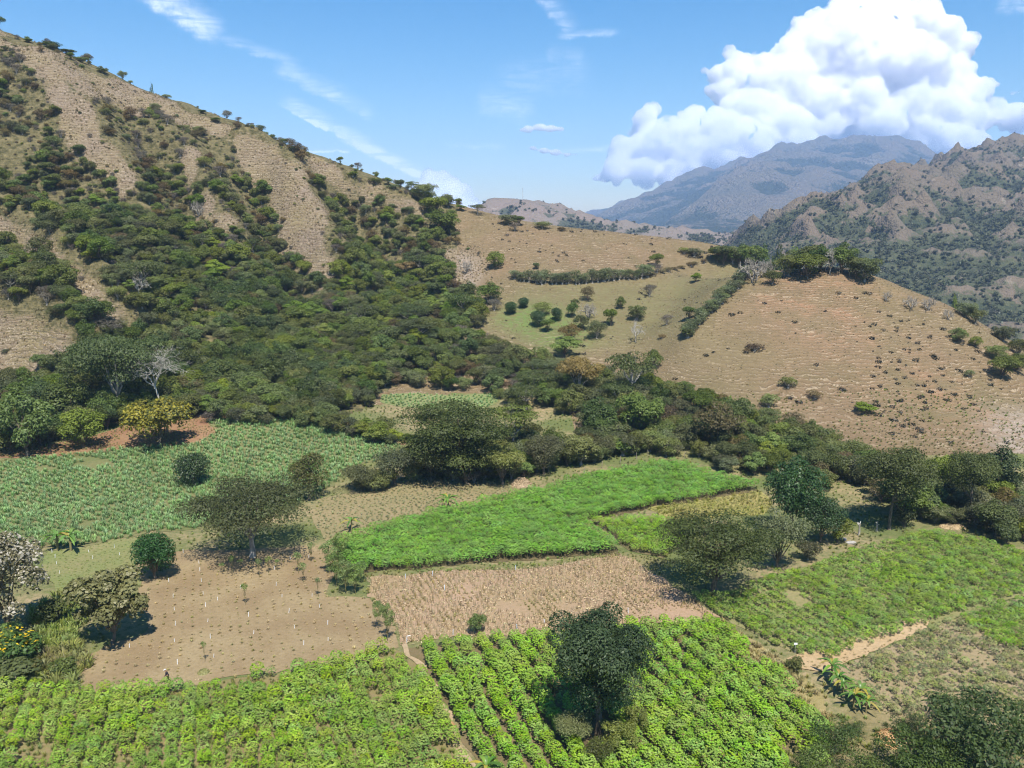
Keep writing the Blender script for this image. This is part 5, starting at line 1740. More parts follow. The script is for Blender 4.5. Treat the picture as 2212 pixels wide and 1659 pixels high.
for u_, v_, w_, h_, l_ in ((1800, 1640, 130, 90, 'loose thorn scrub with thin pale stems below the bananas'), (1880, 1710, 170, 90, 'loose thorn scrub under the straw heap'), (1760, 1700, 130, 90, 'green thorn scrub beside the bright cassava in the bottom corner'),
                           (1965, 1600, 100, 60, 'thorn scrub right of the straw heap'), (2060, 1560, 120, 70, 'thorn scrub at the lower edge of the thin crop'), (1845, 1590, 60, 36, 'low thorn scrub left of the straw heap')):
    P('thorn_light', 'thorn_scrub', u_, v_, w_, h_, l_, cat='bush')
P('bush_b', 'round_bush', 1715, 1452, 45, 32, 'dark round bush on the dry verge', cat='bush')
P('lime_mango', 'small_round_tree', 1030, 1372, 46, 50, 'small round tree at the lower edge of the stubble field')
P('tithonia', 'yellow_flower_bush', 40, 1432, 120, 62, 'green bush with yellow flowers left of the newly planted field', cat='bush')
P('bush_b', 'green_bush', 140, 1462, 60, 40, 'bright green bush at the corner of the weedy cassava', cat='bush')
P('bush_b', 'green_bush', 35, 1480, 110, 50, 'wide green bush below the yellow flowers', cat='bush')
P('moringa', 'pale_shrub', 25, 1400, 60, 60, 'pale green shrub below the white flowering tree', cat='bush')
for i_, (u_, v_, w_, h_) in enumerate([(712, 1240, 50, 78), (727, 1268, 52, 84), (748, 1286, 50, 86), (768, 1284, 46, 70), (735, 1215, 48, 70), (780, 1262, 36, 55)]):
    P('moringa', 'feathery_sapling', u_, v_, w_, h_, 'feathery pale green sapling in the clump between bare soil and tall cassava', cat='sapling', group='feathery saplings in the clump by the tall cassava')
P('moringa', 'feathery_sapling', 838, 1388, 40, 92, 'feathery sapling with a double stem at the corner of stubble and bare soil', cat='sapling')
P('moringa', 'feathery_sapling', 818, 1362, 30, 72, 'slim feathery sapling just behind the double stemmed one', cat='sapling')
for u_, v_, w_, h_ in [(502, 1240, 18, 42), (480, 1240, 14, 26), (520, 1232, 16, 26), (561, 1248, 18, 44), (580, 1240, 20, 40), (600, 1236, 16, 30), (645, 1240, 24, 50), (672, 1218, 22, 48)]:
    P('sapling', 'sapling', u_, v_, w_, h_, 'light green sapling in the row under the umbrella tree', cat='sapling', group='light green saplings under the umbrella tree')
for u_, v_, w_, h_, l_ in [(655, 1262, 26, 48, 'sapling standing on the upper right of the bare soil'), (531, 1309, 20, 52, 'slender sapling alone in the middle of the bare soil'), (443, 1432, 14, 50, 'thin sapling with few leaves near the front of the bare soil'),
                           (688, 1290, 18, 46, 'bare looking sapling left of the feathery clump')]:
    P('sapling', 'sapling', u_, v_, w_, h_, l_, cat='sapling')

# pasture: bushes one by one (key, u, v, w, h, label)
PB = [
    ('mid_a', 1071, 580, 46, 40, 'round green bush above the eroded patch on the saddle'), ('deep_bush', 1158, 582, 17, 17, 'tiny dark bush alone on the brown saddle slope'),
    ('dark_b', 1417, 576, 36, 32, 'dark bush at the right end of the cane row'), ('grey_a', 1419, 590, 32, 24, 'grey twiggy bush below the dark bush of the cane row'),
    ('brown_a', 1269, 650, 36, 34, 'brownish bush on the upper green slope'), ('grey_a', 1403, 641, 36, 30, 'grey bush on the slope right of the brownish bush'),
    ('round_mango', 1131, 666, 30, 25, 'small dark round tree, the upper one of two beside the wood'), ('round_mango', 1104, 680, 34, 30, 'dark round tree touching the wood edge in the bowl'),
    ('dark_a', 1057, 656, 66, 50, 'dark broad tree where the wood meets the pasture bowl'), ('grey_a', 1068, 672, 40, 30, 'greyish bush in front of the broad dark tree of the bowl'),
    ('round_mango', 1161, 706, 40, 36, 'dark round bush at the left of the bush cluster in the bowl'), ('dark_b', 1182, 717, 34, 32, 'dark bush lowest in the cluster of the bowl'),
    ('round_mango', 1202, 693, 30, 30, 'dark round bush at the right of the bush cluster in the bowl'), ('olive_b', 1170, 682, 46, 34, 'olive bush at the back of the bush cluster in the bowl'),
    ('lime_mango', 1235, 687, 29, 38, 'lime green bush between the two bush clusters'), ('mid_a', 1242, 664, 22, 20, 'small green bush above the lime green one'),
    ('bare_grey', 1272, 690, 50, 40, 'leafless grey bush right of the lime green bush'), ('mid_a', 1256, 712, 40, 34, 'green bush below the leafless grey one'),
    ('dark_b', 1319, 704, 36, 42, 'upright dark green bush in the right hand cluster'), ('mid_a', 1340, 668, 27, 30, 'small upright bush at the top of the right hand cluster'),
    ('olive_b', 1289, 732, 54, 44, 'dark greyish bush at the bottom of the right hand cluster'), ('olive_a', 1376, 692, 46, 40, 'olive bush above the pale bare shrub'),
    ('bare_pale', 1373, 740, 42, 54, 'pale bare shrub alone on the green slope'), ('grey_a', 1440, 702, 32, 25, 'grey dry shrub near the sage hedge'),
    ('brown_a', 1232, 742, 64, 46, 'orange brown bush at the lower rim of the bowl'), ('light_a', 1220, 770, 74, 46, 'yellowish green bush below the orange brown one'),
    ('mid_a', 1410, 798, 48, 46, 'bright green tree at the foot of the smooth slope'), ('bush_c', 1430, 732, 20, 12, 'small dry bush on the slope below the grey shrub'),
    ('dark_b', 1490, 690, 36, 32, 'dark bush beside the lower sage hedge'), ('bush_b', 1484, 728, 34, 26, 'green bush at the lower end of the sage hedge'),
    ('light_a', 1503, 609, 28, 22, 'small yellowish bush on the upper slope left of the knoll'), ('bush_a', 1500, 553, 44, 20, 'low scrub patch on the crest left of the knoll trees'), ('bush_a', 1478, 548, 30, 16, 'small scrub at the left end of the crest trees'),
    ('bush_c', 1630, 758, 46, 18, 'flat dry bush on the bare knoll face'), ('bush_c', 1612, 762, 22, 12, 'tiny dry bush beside the flat one on the knoll face'),
    ('bare_grey', 1915, 652, 28, 26, 'leafless grey shrub on the right crest of the knoll'), ('bare_grey', 1967, 670, 46, 34, 'grey leafless thicket on the right flank of the knoll'), ('bare_grey', 2004, 672, 44, 34, 'leafless thicket beyond the first one on the right flank'),
    ('light_a', 2063, 652, 28, 24, 'light green bush on the right skyline of the knoll'), ('olive_a', 2085, 686, 52, 40, 'olive tree on the right flank below the light green bush'), ('olive_b', 2107, 700, 48, 38, 'olive shrub right of the flank tree'),
    ('bare_grey', 2048, 692, 34, 28, 'grey shrub left of the flank tree'), ('mid_a', 2070, 740, 46, 34, 'green bush casting shade on the right flank'), ('mid_a', 2106, 750, 34, 26, 'green bush lower right of the shady one'),
    ('olive_a', 2167, 738, 56, 40, 'olive tree near the right picture edge'), ('olive_a', 2150, 778, 52, 40, 'olive tree below the one near the right edge'), ('dark_b', 2165, 818, 70, 54, 'dark green tree low at the right picture edge'),
    ('olive_b', 2200, 768, 54, 40, 'olive shrub cut by the right picture edge'), ('mid_a', 2194, 804, 62, 44, 'green tree cut by the right picture edge'), ('bush_a', 2093, 816, 28, 20, 'small olive bush on the lower right flank'),
    ('bush_a', 1702, 838, 44, 28, 'olive bush on the lower knoll face'), ('light_a', 1868, 893, 54, 26, 'yellowish thin shrub low on the knoll face'), ('bush_c', 1760, 862, 40, 22, 'dry thin shrub on the lower knoll face'), ('bush_a', 1660, 880, 50, 34, 'olive shrub where knoll face and wood meet'),
    # trees on the crest of the knoll
    ('dark_b', 1549, 552, 34, 24, 'small dark tree at the left end of the crest row'), ('olive_a', 1582, 556, 42, 34, 'olive tree in the crest row, second from its left end'), ('dark_b', 1612, 560, 40, 36, 'dark tree in the crest row above the leafless clump'),
    ('dark_a', 1649, 562, 46, 42, 'dark green tree of the crest row behind the leafless clump'), ('dark_a', 1680, 566, 46, 46, 'tall dark tree in the middle of the crest row'), ('mid_a', 1712, 566, 44, 46, 'green tree in the crest row right of the tall dark one'),
    ('dark_b', 1746, 568, 48, 46, 'dark tree of the crest row left of the bare white tree'), ('olive_a', 1704, 582, 58, 44, 'olive tree in front of the crest row'), ('dark_b', 1745, 588, 62, 48, 'dark spreading tree in front of the crest row'),
    ('dark_a', 1818, 576, 56, 56, 'dark tree right behind the bare white tree'), ('olive_a', 1867, 594, 66, 50, 'olive tree at the right end of the crest'), ('dark_b', 1848, 588, 40, 40, 'dark tree between the bare white tree and the right end'),
    ('bare_pale', 1793, 580, 54, 50, 'bare white tree on the crest of the knoll'), ('bare_grey', 1625, 598, 62, 46, 'leafless purplish clump on the crest'), ('bare_grey', 1655, 600, 56, 44, 'second leafless purplish clump beside the first'),
    ('olive_b', 1668, 614, 44, 34, 'olive bush in front of the leafless clumps'),
    ('dark_b', 1562, 558, 44, 34, 'dark tree of the crest row near its left end'), ('dark_a', 1598, 562, 50, 38, 'wide dark tree in the left half of the crest row'), ('mid_a', 1632, 566, 48, 40, 'green tree of the crest row above the leafless clump'), ('dark_b', 1664, 568, 50, 44, 'dark tree of the crest row between leafless clump and tall tree'),
    ('olive_a', 1726, 572, 54, 44, 'olive tree of the crest row near the bare white tree'), ('dark_a', 1772, 572, 50, 48, 'dark tree just left of the bare white tree'),
    # skyline of the mountain and the saddle
    ('dark_b', 62, 92, 22, 10, 'small tree on the ridge near its upper end'), ('dark_a', 112, 106, 46, 18, 'dark tree group high on the ridge'), ('dark_b', 146, 118, 40, 14, 'dark tree right of the high group on the ridge'),
    ('olive_a', 176, 134, 36, 14, 'olive tree on the ridge below the dark ones'), ('olive_a', 222, 158, 28, 14, 'lone olive tree on the ridge'), ('dark_b', 292, 184, 40, 22, 'dark tree on the ridge above the first bare spur'), ('dark_a', 326, 198, 44, 22, 'dark wide tree on the ridge right of the spur'),
    ('bush_a', 360, 212, 26, 10, 'small bush on the ridge'), ('dark_b', 438, 246, 22, 10, 'small dark tree on the middle ridge'), ('dark_b', 466, 264, 24, 12, 'round dark tree on the middle ridge'), ('bush_b', 608, 316, 14, 12, 'upright bush alone on the ridge'),
    ('bush_b', 762, 382, 28, 14, 'dark bush on the lower ridge'), ('bush_b', 812, 396, 34, 14, 'long dark bush on the lower ridge'), ('bush_a', 850, 408, 30, 12, 'olive bush on the lower ridge'),
    ('acacia_a', 890, 418, 34, 28, 'thin flat topped tree on the low ridge'), ('olive_a', 918, 442, 66, 56, 'large olive tree where the ridge meets the saddle'), ('dark_b', 940, 470, 70, 50, 'dark green tree below the large olive one'), ('dark_a', 955, 505, 80, 56, 'broad dark tree above the eroded patch'),
    ('olive_a', 968, 448, 36, 30, 'olive tree on the saddle next to the large one'), ('dark_b', 996, 456, 26, 16, 'small dark tree on the saddle'), ('acacia_a', 1032, 464, 42, 24, 'flat dark tree at the end of the ridge'),
    ('olive_a', 1098, 486, 48, 28, 'olive bush on the saddle crest below the mast hill'), ('dark_b', 1120, 486, 36, 22, 'dark bush on the saddle crest'), ('grey_a', 1112, 500, 30, 22, 'grey bush just below the saddle crest'), ('olive_b', 1172, 494, 46, 18, 'low olive bush on the saddle crest'),
    ('bush_c', 1215, 498, 30, 9, 'flat dry bush on the saddle crest'),
    ('bare_grey', 1008, 590, 40, 30, 'grey leafless bush on the eroded patch'), ('bare_pale', 590, 655, 26, 40, 'pale bare tree in the wooded mountain foot'), ('bare_pale', 300, 640, 60, 50, 'pale leafless tree in the mountain woods'), ('bare_grey', 430, 470, 40, 40, 'grey leafless tree in the wooded gully'),
    ('acacia_a', 890, 712, 100, 56, 'flat dark feathery tree in the middle of the mountain woods'), ('light_a', 460, 715, 60, 44, 'bright yellow green tree in the lower mountain woods'), ('light_a', 640, 688, 64, 42, 'yellow green tree under the large bare spur'), ('golden', 880, 600, 56, 40, 'rusty yellow tree in the woods left of the eroded patch'),
    ('brown_a', 680, 750, 60, 40, 'brownish tree in the lower mountain woods'), ('grey_a', 240, 725, 80, 40, 'grey brushy tree at the tip of the bare spur'),
]
for key_, u_, v_, w_, h_, l_ in PB:
    if v_ < 620 and 1540 < u_ < 1880 and ('crest' in l_ or 'bare white' in l_):      # the row stands just this side of the crest
        v_, h_, w_ = v_ + 14, h_ + 13, w_ * 1.3
    P(key_, LOOK.get(key_, ({'round_mango': 'round_bush', 'lime_mango': 'lime_bush', 'deep_bush': 'dark_bush', 'bare_grey': 'leafless_shrub', 'bare_pale': 'bare_tree', 'golden': 'rusty_tree'}.get(key_, 'bush'),))[0], u_, v_, w_, h_, l_, cat='tree' if ' tree' in l_ else 'bush', parts=False, sink=0.15)


def shrub_line(key, name, line, n, w, h, label, group, jw=4, seed=0):
    rg = np.random.default_rng(seed)
    a = np.array(line, float)
    t = np.r_[0, np.cumsum(np.hypot(*np.diff(a, axis=0).T))]
    for s in np.linspace(0, t[-1], n):
        u = np.interp(s, t, a[:, 0]) + rg.uniform(-jw, jw)
        v = np.interp(s, t, a[:, 1]) + rg.uniform(-jw, jw) * 0.5
        P(key, name, u, v, w * rg.uniform(.75, 1.3), h * rg.uniform(.7, 1.25), label, cat='bush', group=group, parts=False)


shrub_line('sage', 'sage_shrub', [(1612, 600), (1580, 632), (1540, 668), (1480, 728)], 34, 32, 28, 'pale sage green shrub in the hedge running down to the left of the knoll', 'sage shrubs of the slanting hedge', 7, 1)
shrub_line('sage', 'cane_clump', [(1114, 604), (1168, 614), (1250, 614), (1330, 608), (1397, 600)], 30, 28, 30, 'pale green cane clump in the row across the pasture', 'cane clumps of the row across the pasture', 4, 2)
shrub_line('bush_c', 'dry_bush', [(1400, 600), (1450, 586), (1520, 566)], 9, 22, 9, 'low dry bush in the line between cane row and knoll', 'low dry bushes between cane row and knoll', 4, 3)

# dark tussocks over the grazed slopes
TS = [low_crop_mesh(400 + i, 'tussock_%d' % i, 0.5, 0.9, 26, 0.3) for i in range(2)]
TSM = [with_mat(m, F['tussock'], 'dark_tussock_%d' % i) for i, m in enumerate(TS)]
x, y = jitter_grid(-10, 200, 185, 385, 2.7, RNG)
u, v = project(x, y, H(x, y))
w_ = np.where(in_poly(u, v, [(1640, 640), (1800, 600), (1900, 640), (2100, 740), (2212, 900), (2212, 980), (1950, 960), (1750, 800)]), 0.20, 0.05)
w_ = np.where(in_poly(u, v, [(1060, 480), (1560, 535), (1560, 560), (1420, 560), (1200, 570), (1100, 560)]), 0.22, w_)
w_ = np.where(in_poly(u, v, [(1850, 740), (2000, 740), (2140, 900), (2180, 960), (1900, 940)]), 0.38, w_)
w_ = w_ * (0.3 + 1.6 * (fbm(x / 16, y / 16, 3, 300) > 0.5))
k = (RNG.random(len(x)) < w_) & (bil(is_past.reshape(ny - 1, nx - 1)[np.minimum(np.arange(ny), ny - 2)][:, np.minimum(np.arange(nx), nx - 2)] * 1.0, x, y) > 0.5)
x, y = x[k], y[k]
s = RNG.uniform(0.55, 1.3, len(x)) ** 1.6 * 1.4
o_ = np.argsort(-s / y)
for i in o_[:200]:
    e = link('tussock', TSM[i % 2], None, (x[i], y[i], float(H(x[i], y[i]))), (0, 0, RNG.uniform(0, 6)), (s[i] * 1.25, s[i] * 1.25, s[i]))
    tag(e, 'dark clump on the grazed slope of pasture and knoll', 'tussock', 'dark clumps scattered over the grazed slopes')
o_ = o_[200:]
scatter('tussocks', np.c_[x[o_], y[o_], H(x[o_], y[o_])], RNG.uniform(0, 6, len(o_)), s[o_], np.arange(len(o_)) % 2, TSM, 'many small dark clumps over the grazed slopes')


# ------------------------------------------------------------------ bananas
def banana_parts(seed, h=3.2, nl=10):
    rng = np.random.default_rng(seed)
    st = Geo().add(*tube(np.array([[0, 0, -0.1], [0.03, 0, h * 0.3], [0.0, 0.04, h * 0.6]]), [0.16, 0.13, 0.08], 7))
    lv = []
    for i in range(nl):
        a = i * 2.4 + rng.uniform(-.3, .3)
        L = h * rng.uniform(0.55, 0.75)
        el = rng.uniform(0.5, 1.2)
        n = 7
        s = np.linspace(0, 1, n)
        r = L * (s * math.cos(el) + 0.28 * s ** 2)
        z = h * 0.58 + L * (s * math.sin(el) - 0.75 * s ** 2.2)
        c = np.stack([np.cos(a) * r, np.sin(a) * r, z], 1)
        wd = 0.21 * h / 3.2 * np.sin(np.pi * np.clip(s * 0.93 + 0.05, 0, 1)) ** 0.7
        sd = np.array([-math.sin(a), math.cos(a), 0])
        up = np.array([0, 0, 0.35])
        A = c + (sd + up)[None] * wd[:, None]
        B = c + (-sd + up)[None] * wd[:, None]
        V = np.concatenate([A, c, B])
        k = np.arange(n - 1)[:, None]
        Q = np.concatenate([k + [0, 1, n + 1, n], k + [n, n + 1, 2 * n + 1, 2 * n]])
        g = Geo().add(V, Q, 0, np.full(len(Q), rng.random()), np.full(len(Q), rng.random()))
        lv.append(g.mesh('banana_leaf', [F['banana']]))
    return st.mesh('banana_stem', [B_GREEN]), lv


BAN = [banana_parts(500 + i) for i in range(3)]
for i_, (u_, v_, h_, l_) in enumerate([(968, 1105, 46, 'banana plant with spread leaves on the pale field by the tall cassava'), (960, 1106, 34, 'smaller banana shoot beside the spread banana of the pale field'),
                                      (760, 1150, 40, 'single banana plant at the lower edge of the pale field'), (126, 1190, 55, 'slim banana plant at the lower left of the silver green field'), (154, 1192, 58, 'banana plant with two stems beside the slim one'),
                                      (1795, 1470, 54, 'banana plant at the upper end of the clump by the dirt path'), (1820, 1505, 50, 'banana plant in the middle of the clump by the dirt path'), (1843, 1532, 50, 'banana plant with a pale stem in the clump by the dirt path'),
                                      (1870, 1545, 46, 'small banana plant at the lower end of the clump by the dirt path'), (1808, 1492, 50, 'banana plant close beside the uppermost one of the clump by the dirt path'), (1856, 1520, 52, 'banana plant leaning over the dirt at the right of the clump'), (1050, 1690, 60, 'banana plant cut by the bottom picture edge at the footpath')]):
    x, y, z = (float(c) for c in ground_at(u_, v_))
    hh = height_for(x, y, z, v_ - h_)
    s = hh / 3.3
    e = link('banana_plant', None, None, (x, y, z), (0, 0, i_ * 1.3), (s, s, s))
    tag(e, l_, 'banana plant')
    st, lv = BAN[i_ % 3]
    link('stem', st, e)
    for m_ in lv:
        link('leaf', m_, e)
# ------------------------------------------------------------------ stakes, posts, heaps, sign, mast, person
def flat_mat(name, col, rough=0.7, metal=0.0):
    m, t = new_mat(name)
    co = t.n('ShaderNodeTexCoord').outputs['Object']
    n = t.noise(co, 9.0, 4, 0.6)
    b = rough_out(t, t.mix(t.mapr(n, 0.35, 0.7), col, tuple(c * 0.72 for c in col)), n, rough, 0.01)
    b.inputs['Metallic'].default_value = metal
    return m


M_WHITE = flat_mat('white_paint', (0.78, 0.78, 0.76))
M_BLUEW = flat_mat('pale_blue_paint', (0.62, 0.70, 0.80))
M_WOOD = flat_mat('weathered_wood', (0.30, 0.25, 0.19))
M_STEEL = flat_mat('grey_steel', (0.42, 0.43, 0.45), 0.5, 0.4)
M_RED = flat_mat('mast_red', (0.42, 0.10, 0.07), 0.6)


def stake_mesh(name, mat, h, r, top=True):
    """a split stake: squared, slightly bent, with a chamfered head"""
    V, Q = tube(np.array([[0, 0, -0.15], [0.01, 0.0, h * 0.5], [0.0, 0.015, h * 0.93], [0.0, 0.015, h]]), [r * 1.05, r, r * 0.95, r * 0.55], 5)
    n = len(V)
    faces = [list(map(int, q)) for q in Q] + [list(range(n - 5, n))]
    me = make_mesh(name, V, faces, mat)
    return me


SK = [stake_mesh('white_stake', M_WHITE, 0.75, 0.045), stake_mesh('white_stake_short', M_WHITE, 0.6, 0.04)]
Z7 = [(1035, 645), (1043, 727), (1048, 817), (1045, 917), (1060, 1045), (775, 952), (1205, 552), (1215, 628), (1230, 702), (1240, 790), (1257, 892), (1278, 1007), (1195, 490), (1440, 592), (1485, 762), (1515, 862), (1650, 577),
      (1685, 642), (1725, 737), (1760, 832), (1815, 932), (1910, 712), (1958, 807), (1960, 907), (1095, 382), (1190, 442), (685, 352), (533, 382), (555, 417), (715, 392), (312, 382), (340, 452), (330, 412), (357, 502), (1735, 422), (1845, 412), (1640, 482), (1300, 662), (1010, 560), (1865, 640)]
for i, (X, Y) in enumerate(Z7):
    x, y, z = (float(c) for c in ground_at(0.3616 * X, 1059.1 + 0.3616 * Y))
    e = link('wooden_stake', SK[i % 2], None, (x, y, z), (RNG.normal() * .08, RNG.normal() * .08, RNG.uniform(0, 6)))
    short = Y < 520 and X < 800
    tag(e, 'white stake in the short grass corner' if short else 'white stake standing in a row on the bare soil', 'stake', 'white stakes in the grass corner' if short else 'white stakes in rows on the bare soil')
sb = stake_mesh('pale_blue_stake', M_BLUEW, 0.95, 0.05)
for X, Y in [(460, 250), (640, 232), (720, 325), (1187, 197), (1197, 588), (1378, 560), (775, 618), (1930, 475)]:
    x, y, z = (float(c) for c in ground_at(724.7 + 0.3276 * X, 1170.6 + 0.3276 * Y))
    e = link('pale_stake', sb, None, (x, y, z), (RNG.normal() * .06, RNG.normal() * .06, RNG.uniform(0, 6)))
    tag(e, 'pale bluish stake standing in the maize stubble', 'stake', 'pale bluish stakes in the maize stubble')
pm = stake_mesh('fence_post', M_WOOD, 1.6, 0.07)
for u, v in [(1375, 992), (1400, 986), (1425, 983), (1452, 985), (1478, 990), (1340, 1000), (1300, 1012), (1262, 1025), (1225, 1038)]:
    x, y, z = (float(c) for c in ground_at(u, v))
    e = link('fence_post', pm, None, (x, y, z), (RNG.normal() * .05, RNG.normal() * .05, RNG.uniform(0, 6)))
    tag(e, 'grey wooden post in the fence line above the far cassava field', 'post', 'fence posts above the far cassava field')
pm2 = stake_mesh('crest_post', M_WOOD, 1.9, 0.1)
for u, v, l in [(1783, 588, 'post below the bare white tree on the crest'), (1812, 596, 'post right of the bare white tree on the crest'), (1834, 600, 'post near the dark crest tree'), (1842, 592, 'post at the right end of the crest fence')]:
    x, y, z = (float(c) for c in ground_at(u, v))
    tag(link('fence_post', pm2, None, (x, y, z), (0.03, 0.04, 0)), l, 'post')


# two lopped tree stumps at the top of the young crop
def stump(u, v, h, seed, label):
    rng = np.random.default_rng(seed)
    x, y, z = (float(c) for c in ground_at(u, v))
    e = link('lopped_trunk', None, None, (x, y, z))
    tag(e, label, 'tree stump')
    g = Geo().add(*tube(np.array([[0, 0, -0.1], [0.05, 0, h * .4], [0.0, 0.05, h * .8], [0.08, 0, h]]), [0.22, 0.16, 0.14, 0.12], 8))
    link('trunk', g.mesh('lopped_trunk', [B_GREY]), e)
    for i in range(3):
        a = rng.uniform(0, 6.28)
        p = np.array([0, 0, h * rng.uniform(.55, .9)])
        q = p + [math.cos(a) * .5, math.sin(a) * .5, .45]
        link('branch_stub', Geo().add(*tube(np.array([p, (p + q) / 2 + [0, 0, .03], q]), [0.08, 0.07, 0.05], 6)).mesh('branch_stub', [B_WHITE]), e)


stump(1855, 1156, 2.3, 1, 'taller lopped pale trunk at the top of the young crop')
stump(1893, 1148, 1.9, 2, 'shorter lopped pale trunk below the tall dark tree')


def rock_mesh(name, seed, sx, sy, sz, mat):
    bm = bmesh.new()
    bmesh.ops.create_icosphere(bm, subdivisions=2, radius=1)
    rng = np.random.default_rng(seed)
    ph = rng.uniform(0, 6, 3)
    for vv in bm.verts:
        c = vv.co
        k = 1 + 0.18 * math.sin(3 * c.x + ph[0]) + 0.15 * math.sin(4 * c.y + ph[1]) + 0.1 * math.sin(5 * c.z + ph[2])
        vv.co = (c.x * k * sx, c.y * k * sy, max(c.z * k, -0.25) * sz)
    me = bpy.data.meshes.new(name)
    bm.to_mesh(me)
    bm.free()
    me.materials.append(mat)
    return me


M_ROCK = flat_mat('pale_rock', (0.36, 0.34, 0.31), 0.9)
for u, v, sx, l, sd in [(1820, 1168, 0.7, 'pale rock below the small green tree at the crop top', 3), (1836, 1176, 0.9, 'grey rock beside the pale rock at the crop top', 4)]:
    x, y, z = (float(c) for c in ground_at(u, v))
    tag(link('rock', rock_mesh('rock_%d' % sd, sd, sx, sx * .7, sx * .6, M_ROCK), None, (x, y, z)), l, 'rock')


# heaps of straw
def heap(name, u, v, w, h, mat, label, seed, flat=1.0):
    x, y, z = (float(c) for c in ground_at(u, v))
    W = w * float(depth(x, y, z)) / FPX
    Ht = h * float(depth(x, y, z)) / FPX
    rng = np.random.default_rng(seed)
    n = 1500
    a, r = rng.uniform(0, 6.28, n), np.sqrt(rng.random(n))
    zz = Ht * (1 - r ** 2.2) * rng.uniform(0.72, 1.06, n)
    p = np.stack([np.cos(a) * r * W / 2, np.sin(a) * r * W / 2 * flat, zz], 1)
    nr = unit(np.stack([np.cos(a) * r * 0.8, np.sin(a) * r * 0.8, np.full(n, 0.8)], 1) + rng.normal(size=(n, 3)) * 0.35)
    V, Q = leaves_at(p, nr, W * 0.10 * rng.uniform(.6, 1.5, n) + 0.12, rng, 0.18)
    g = Geo().add(V, Q, 0, rng.random(n), rng.random(n))
    # body under the straw
    m_, k_ = 18, 7
    rr = np.linspace(0.02, 1, k_)
    an = np.linspace(0, 2 * np.pi, m_, endpoint=False)
    R, A = np.meshgrid(rr, an, indexing='ij')
    B = np.stack([np.cos(A) * R * W / 2 * .96, np.sin(A) * R * W / 2 * flat * .96, Ht * 0.82 * (1 - R ** 2.2) - 0.05 + 0.08 * Ht * (vnoise(A * 3, R * 5, seed) - .5)], -1).reshape(-1, 3)
    i, j = np.meshgrid(np.arange(k_ - 1), np.arange(m_), indexing='ij')
    q = np.stack([i * m_ + j, (i + 1) * m_ + j, (i + 1) * m_ + (j + 1) % m_, i * m_ + (j + 1) % m_], -1).reshape(-1, 4)
    g.add(B, q, 0)
    e = link(name, g.mesh(name, [mat]), None, (x, y, z))
    tag(e, label, 'straw heap')


F['hay'] = foliage_mat('hay', (0.30, 0.22, 0.12), (0.50, 0.39, 0.24), 0.1, trans=0.1)
F['orange_straw'] = foliage_mat('orange_straw', (0.42, 0.24, 0.10), (0.62, 0.42, 0.21), 0.1, trans=0.1)
heap('hay_heap', 1126, 1048, 46, 15, F['hay'], 'small domed hay heap at the corner of the far cassava field', 11)
heap('straw_heap', 1932, 1605, 80, 16, F['orange_straw'], 'orange straw heap spread out among the thorn scrub', 12, 1.0)
heap('straw_heap', 972, 1572, 24, 10, F['orange_straw'], 'heap of orange straw lying on the footpath', 13, 1.4)
heap('brush_heap', 440, 1455, 26, 8, F['dryweed'], 'heap of dry brush at the upper edge of the weedy cassava', 14)
heap('brush_heap', 2060, 1140, 60, 5, F['straw'], 'long pale heap of dry stalks at the right wood edge', 15, 0.6)
heap('brush_heap', 738, 1062, 40, 8, F['dryweed'], 'reddish brush heap at the tip of the silver green field', 16)

# small white sign on a post at the dry verge
x, y, z = (float(c) for c in ground_at(1717, 1412))
e = link('field_sign', None, None, (x, y, z))
tag(e, 'small white sign plate on a thin post at the edge of the young crop', 'sign')
link('post', make_mesh('sign_post', *(lambda V, Q: (V, Q))(*tube(np.array([[0, 0, -.2], [0, 0, .7], [0, 0, 1.45]]), [.035, .035, .03], 6)), M_STEEL), e)
bm = bmesh.new()
bmesh.ops.create_cube(bm, size=1)
bmesh.ops.scale(bm, vec=(0.46, 0.02, 0.28), verts=bm.verts[:])
bmesh.ops.bevel(bm, geom=bm.edges[:], offset=0.006, segments=1)
me = bpy.data.meshes.new('sign_plate')
bm.to_mesh(me)
bm.free()
me.materials.append(M_WHITE)
link('plate', me, e, (0, -0.045, 1.38))
# bent white water pipe at the head of the footpath
x, y, z = (float(c) for c in ground_at(879, 1392))
e = link('water_pipe', None, None, (x, y, z))
tag(e, 'bent white water pipe standing at the upper end of the footpath', 'pipe')
link('pipe', Geo().add(*tube(np.array([[0, 0, -.2], [0, 0, .5], [0.02, 0, .95], [0.12, 0, 1.06], [.5, 0, 1.1]]), [.05] * 5, 8)).mesh('pipe', [M_WHITE]), e)
link('valve', rock_mesh('valve', 9, .1, .08, .1, M_STEEL), e, (0, 0, .55))

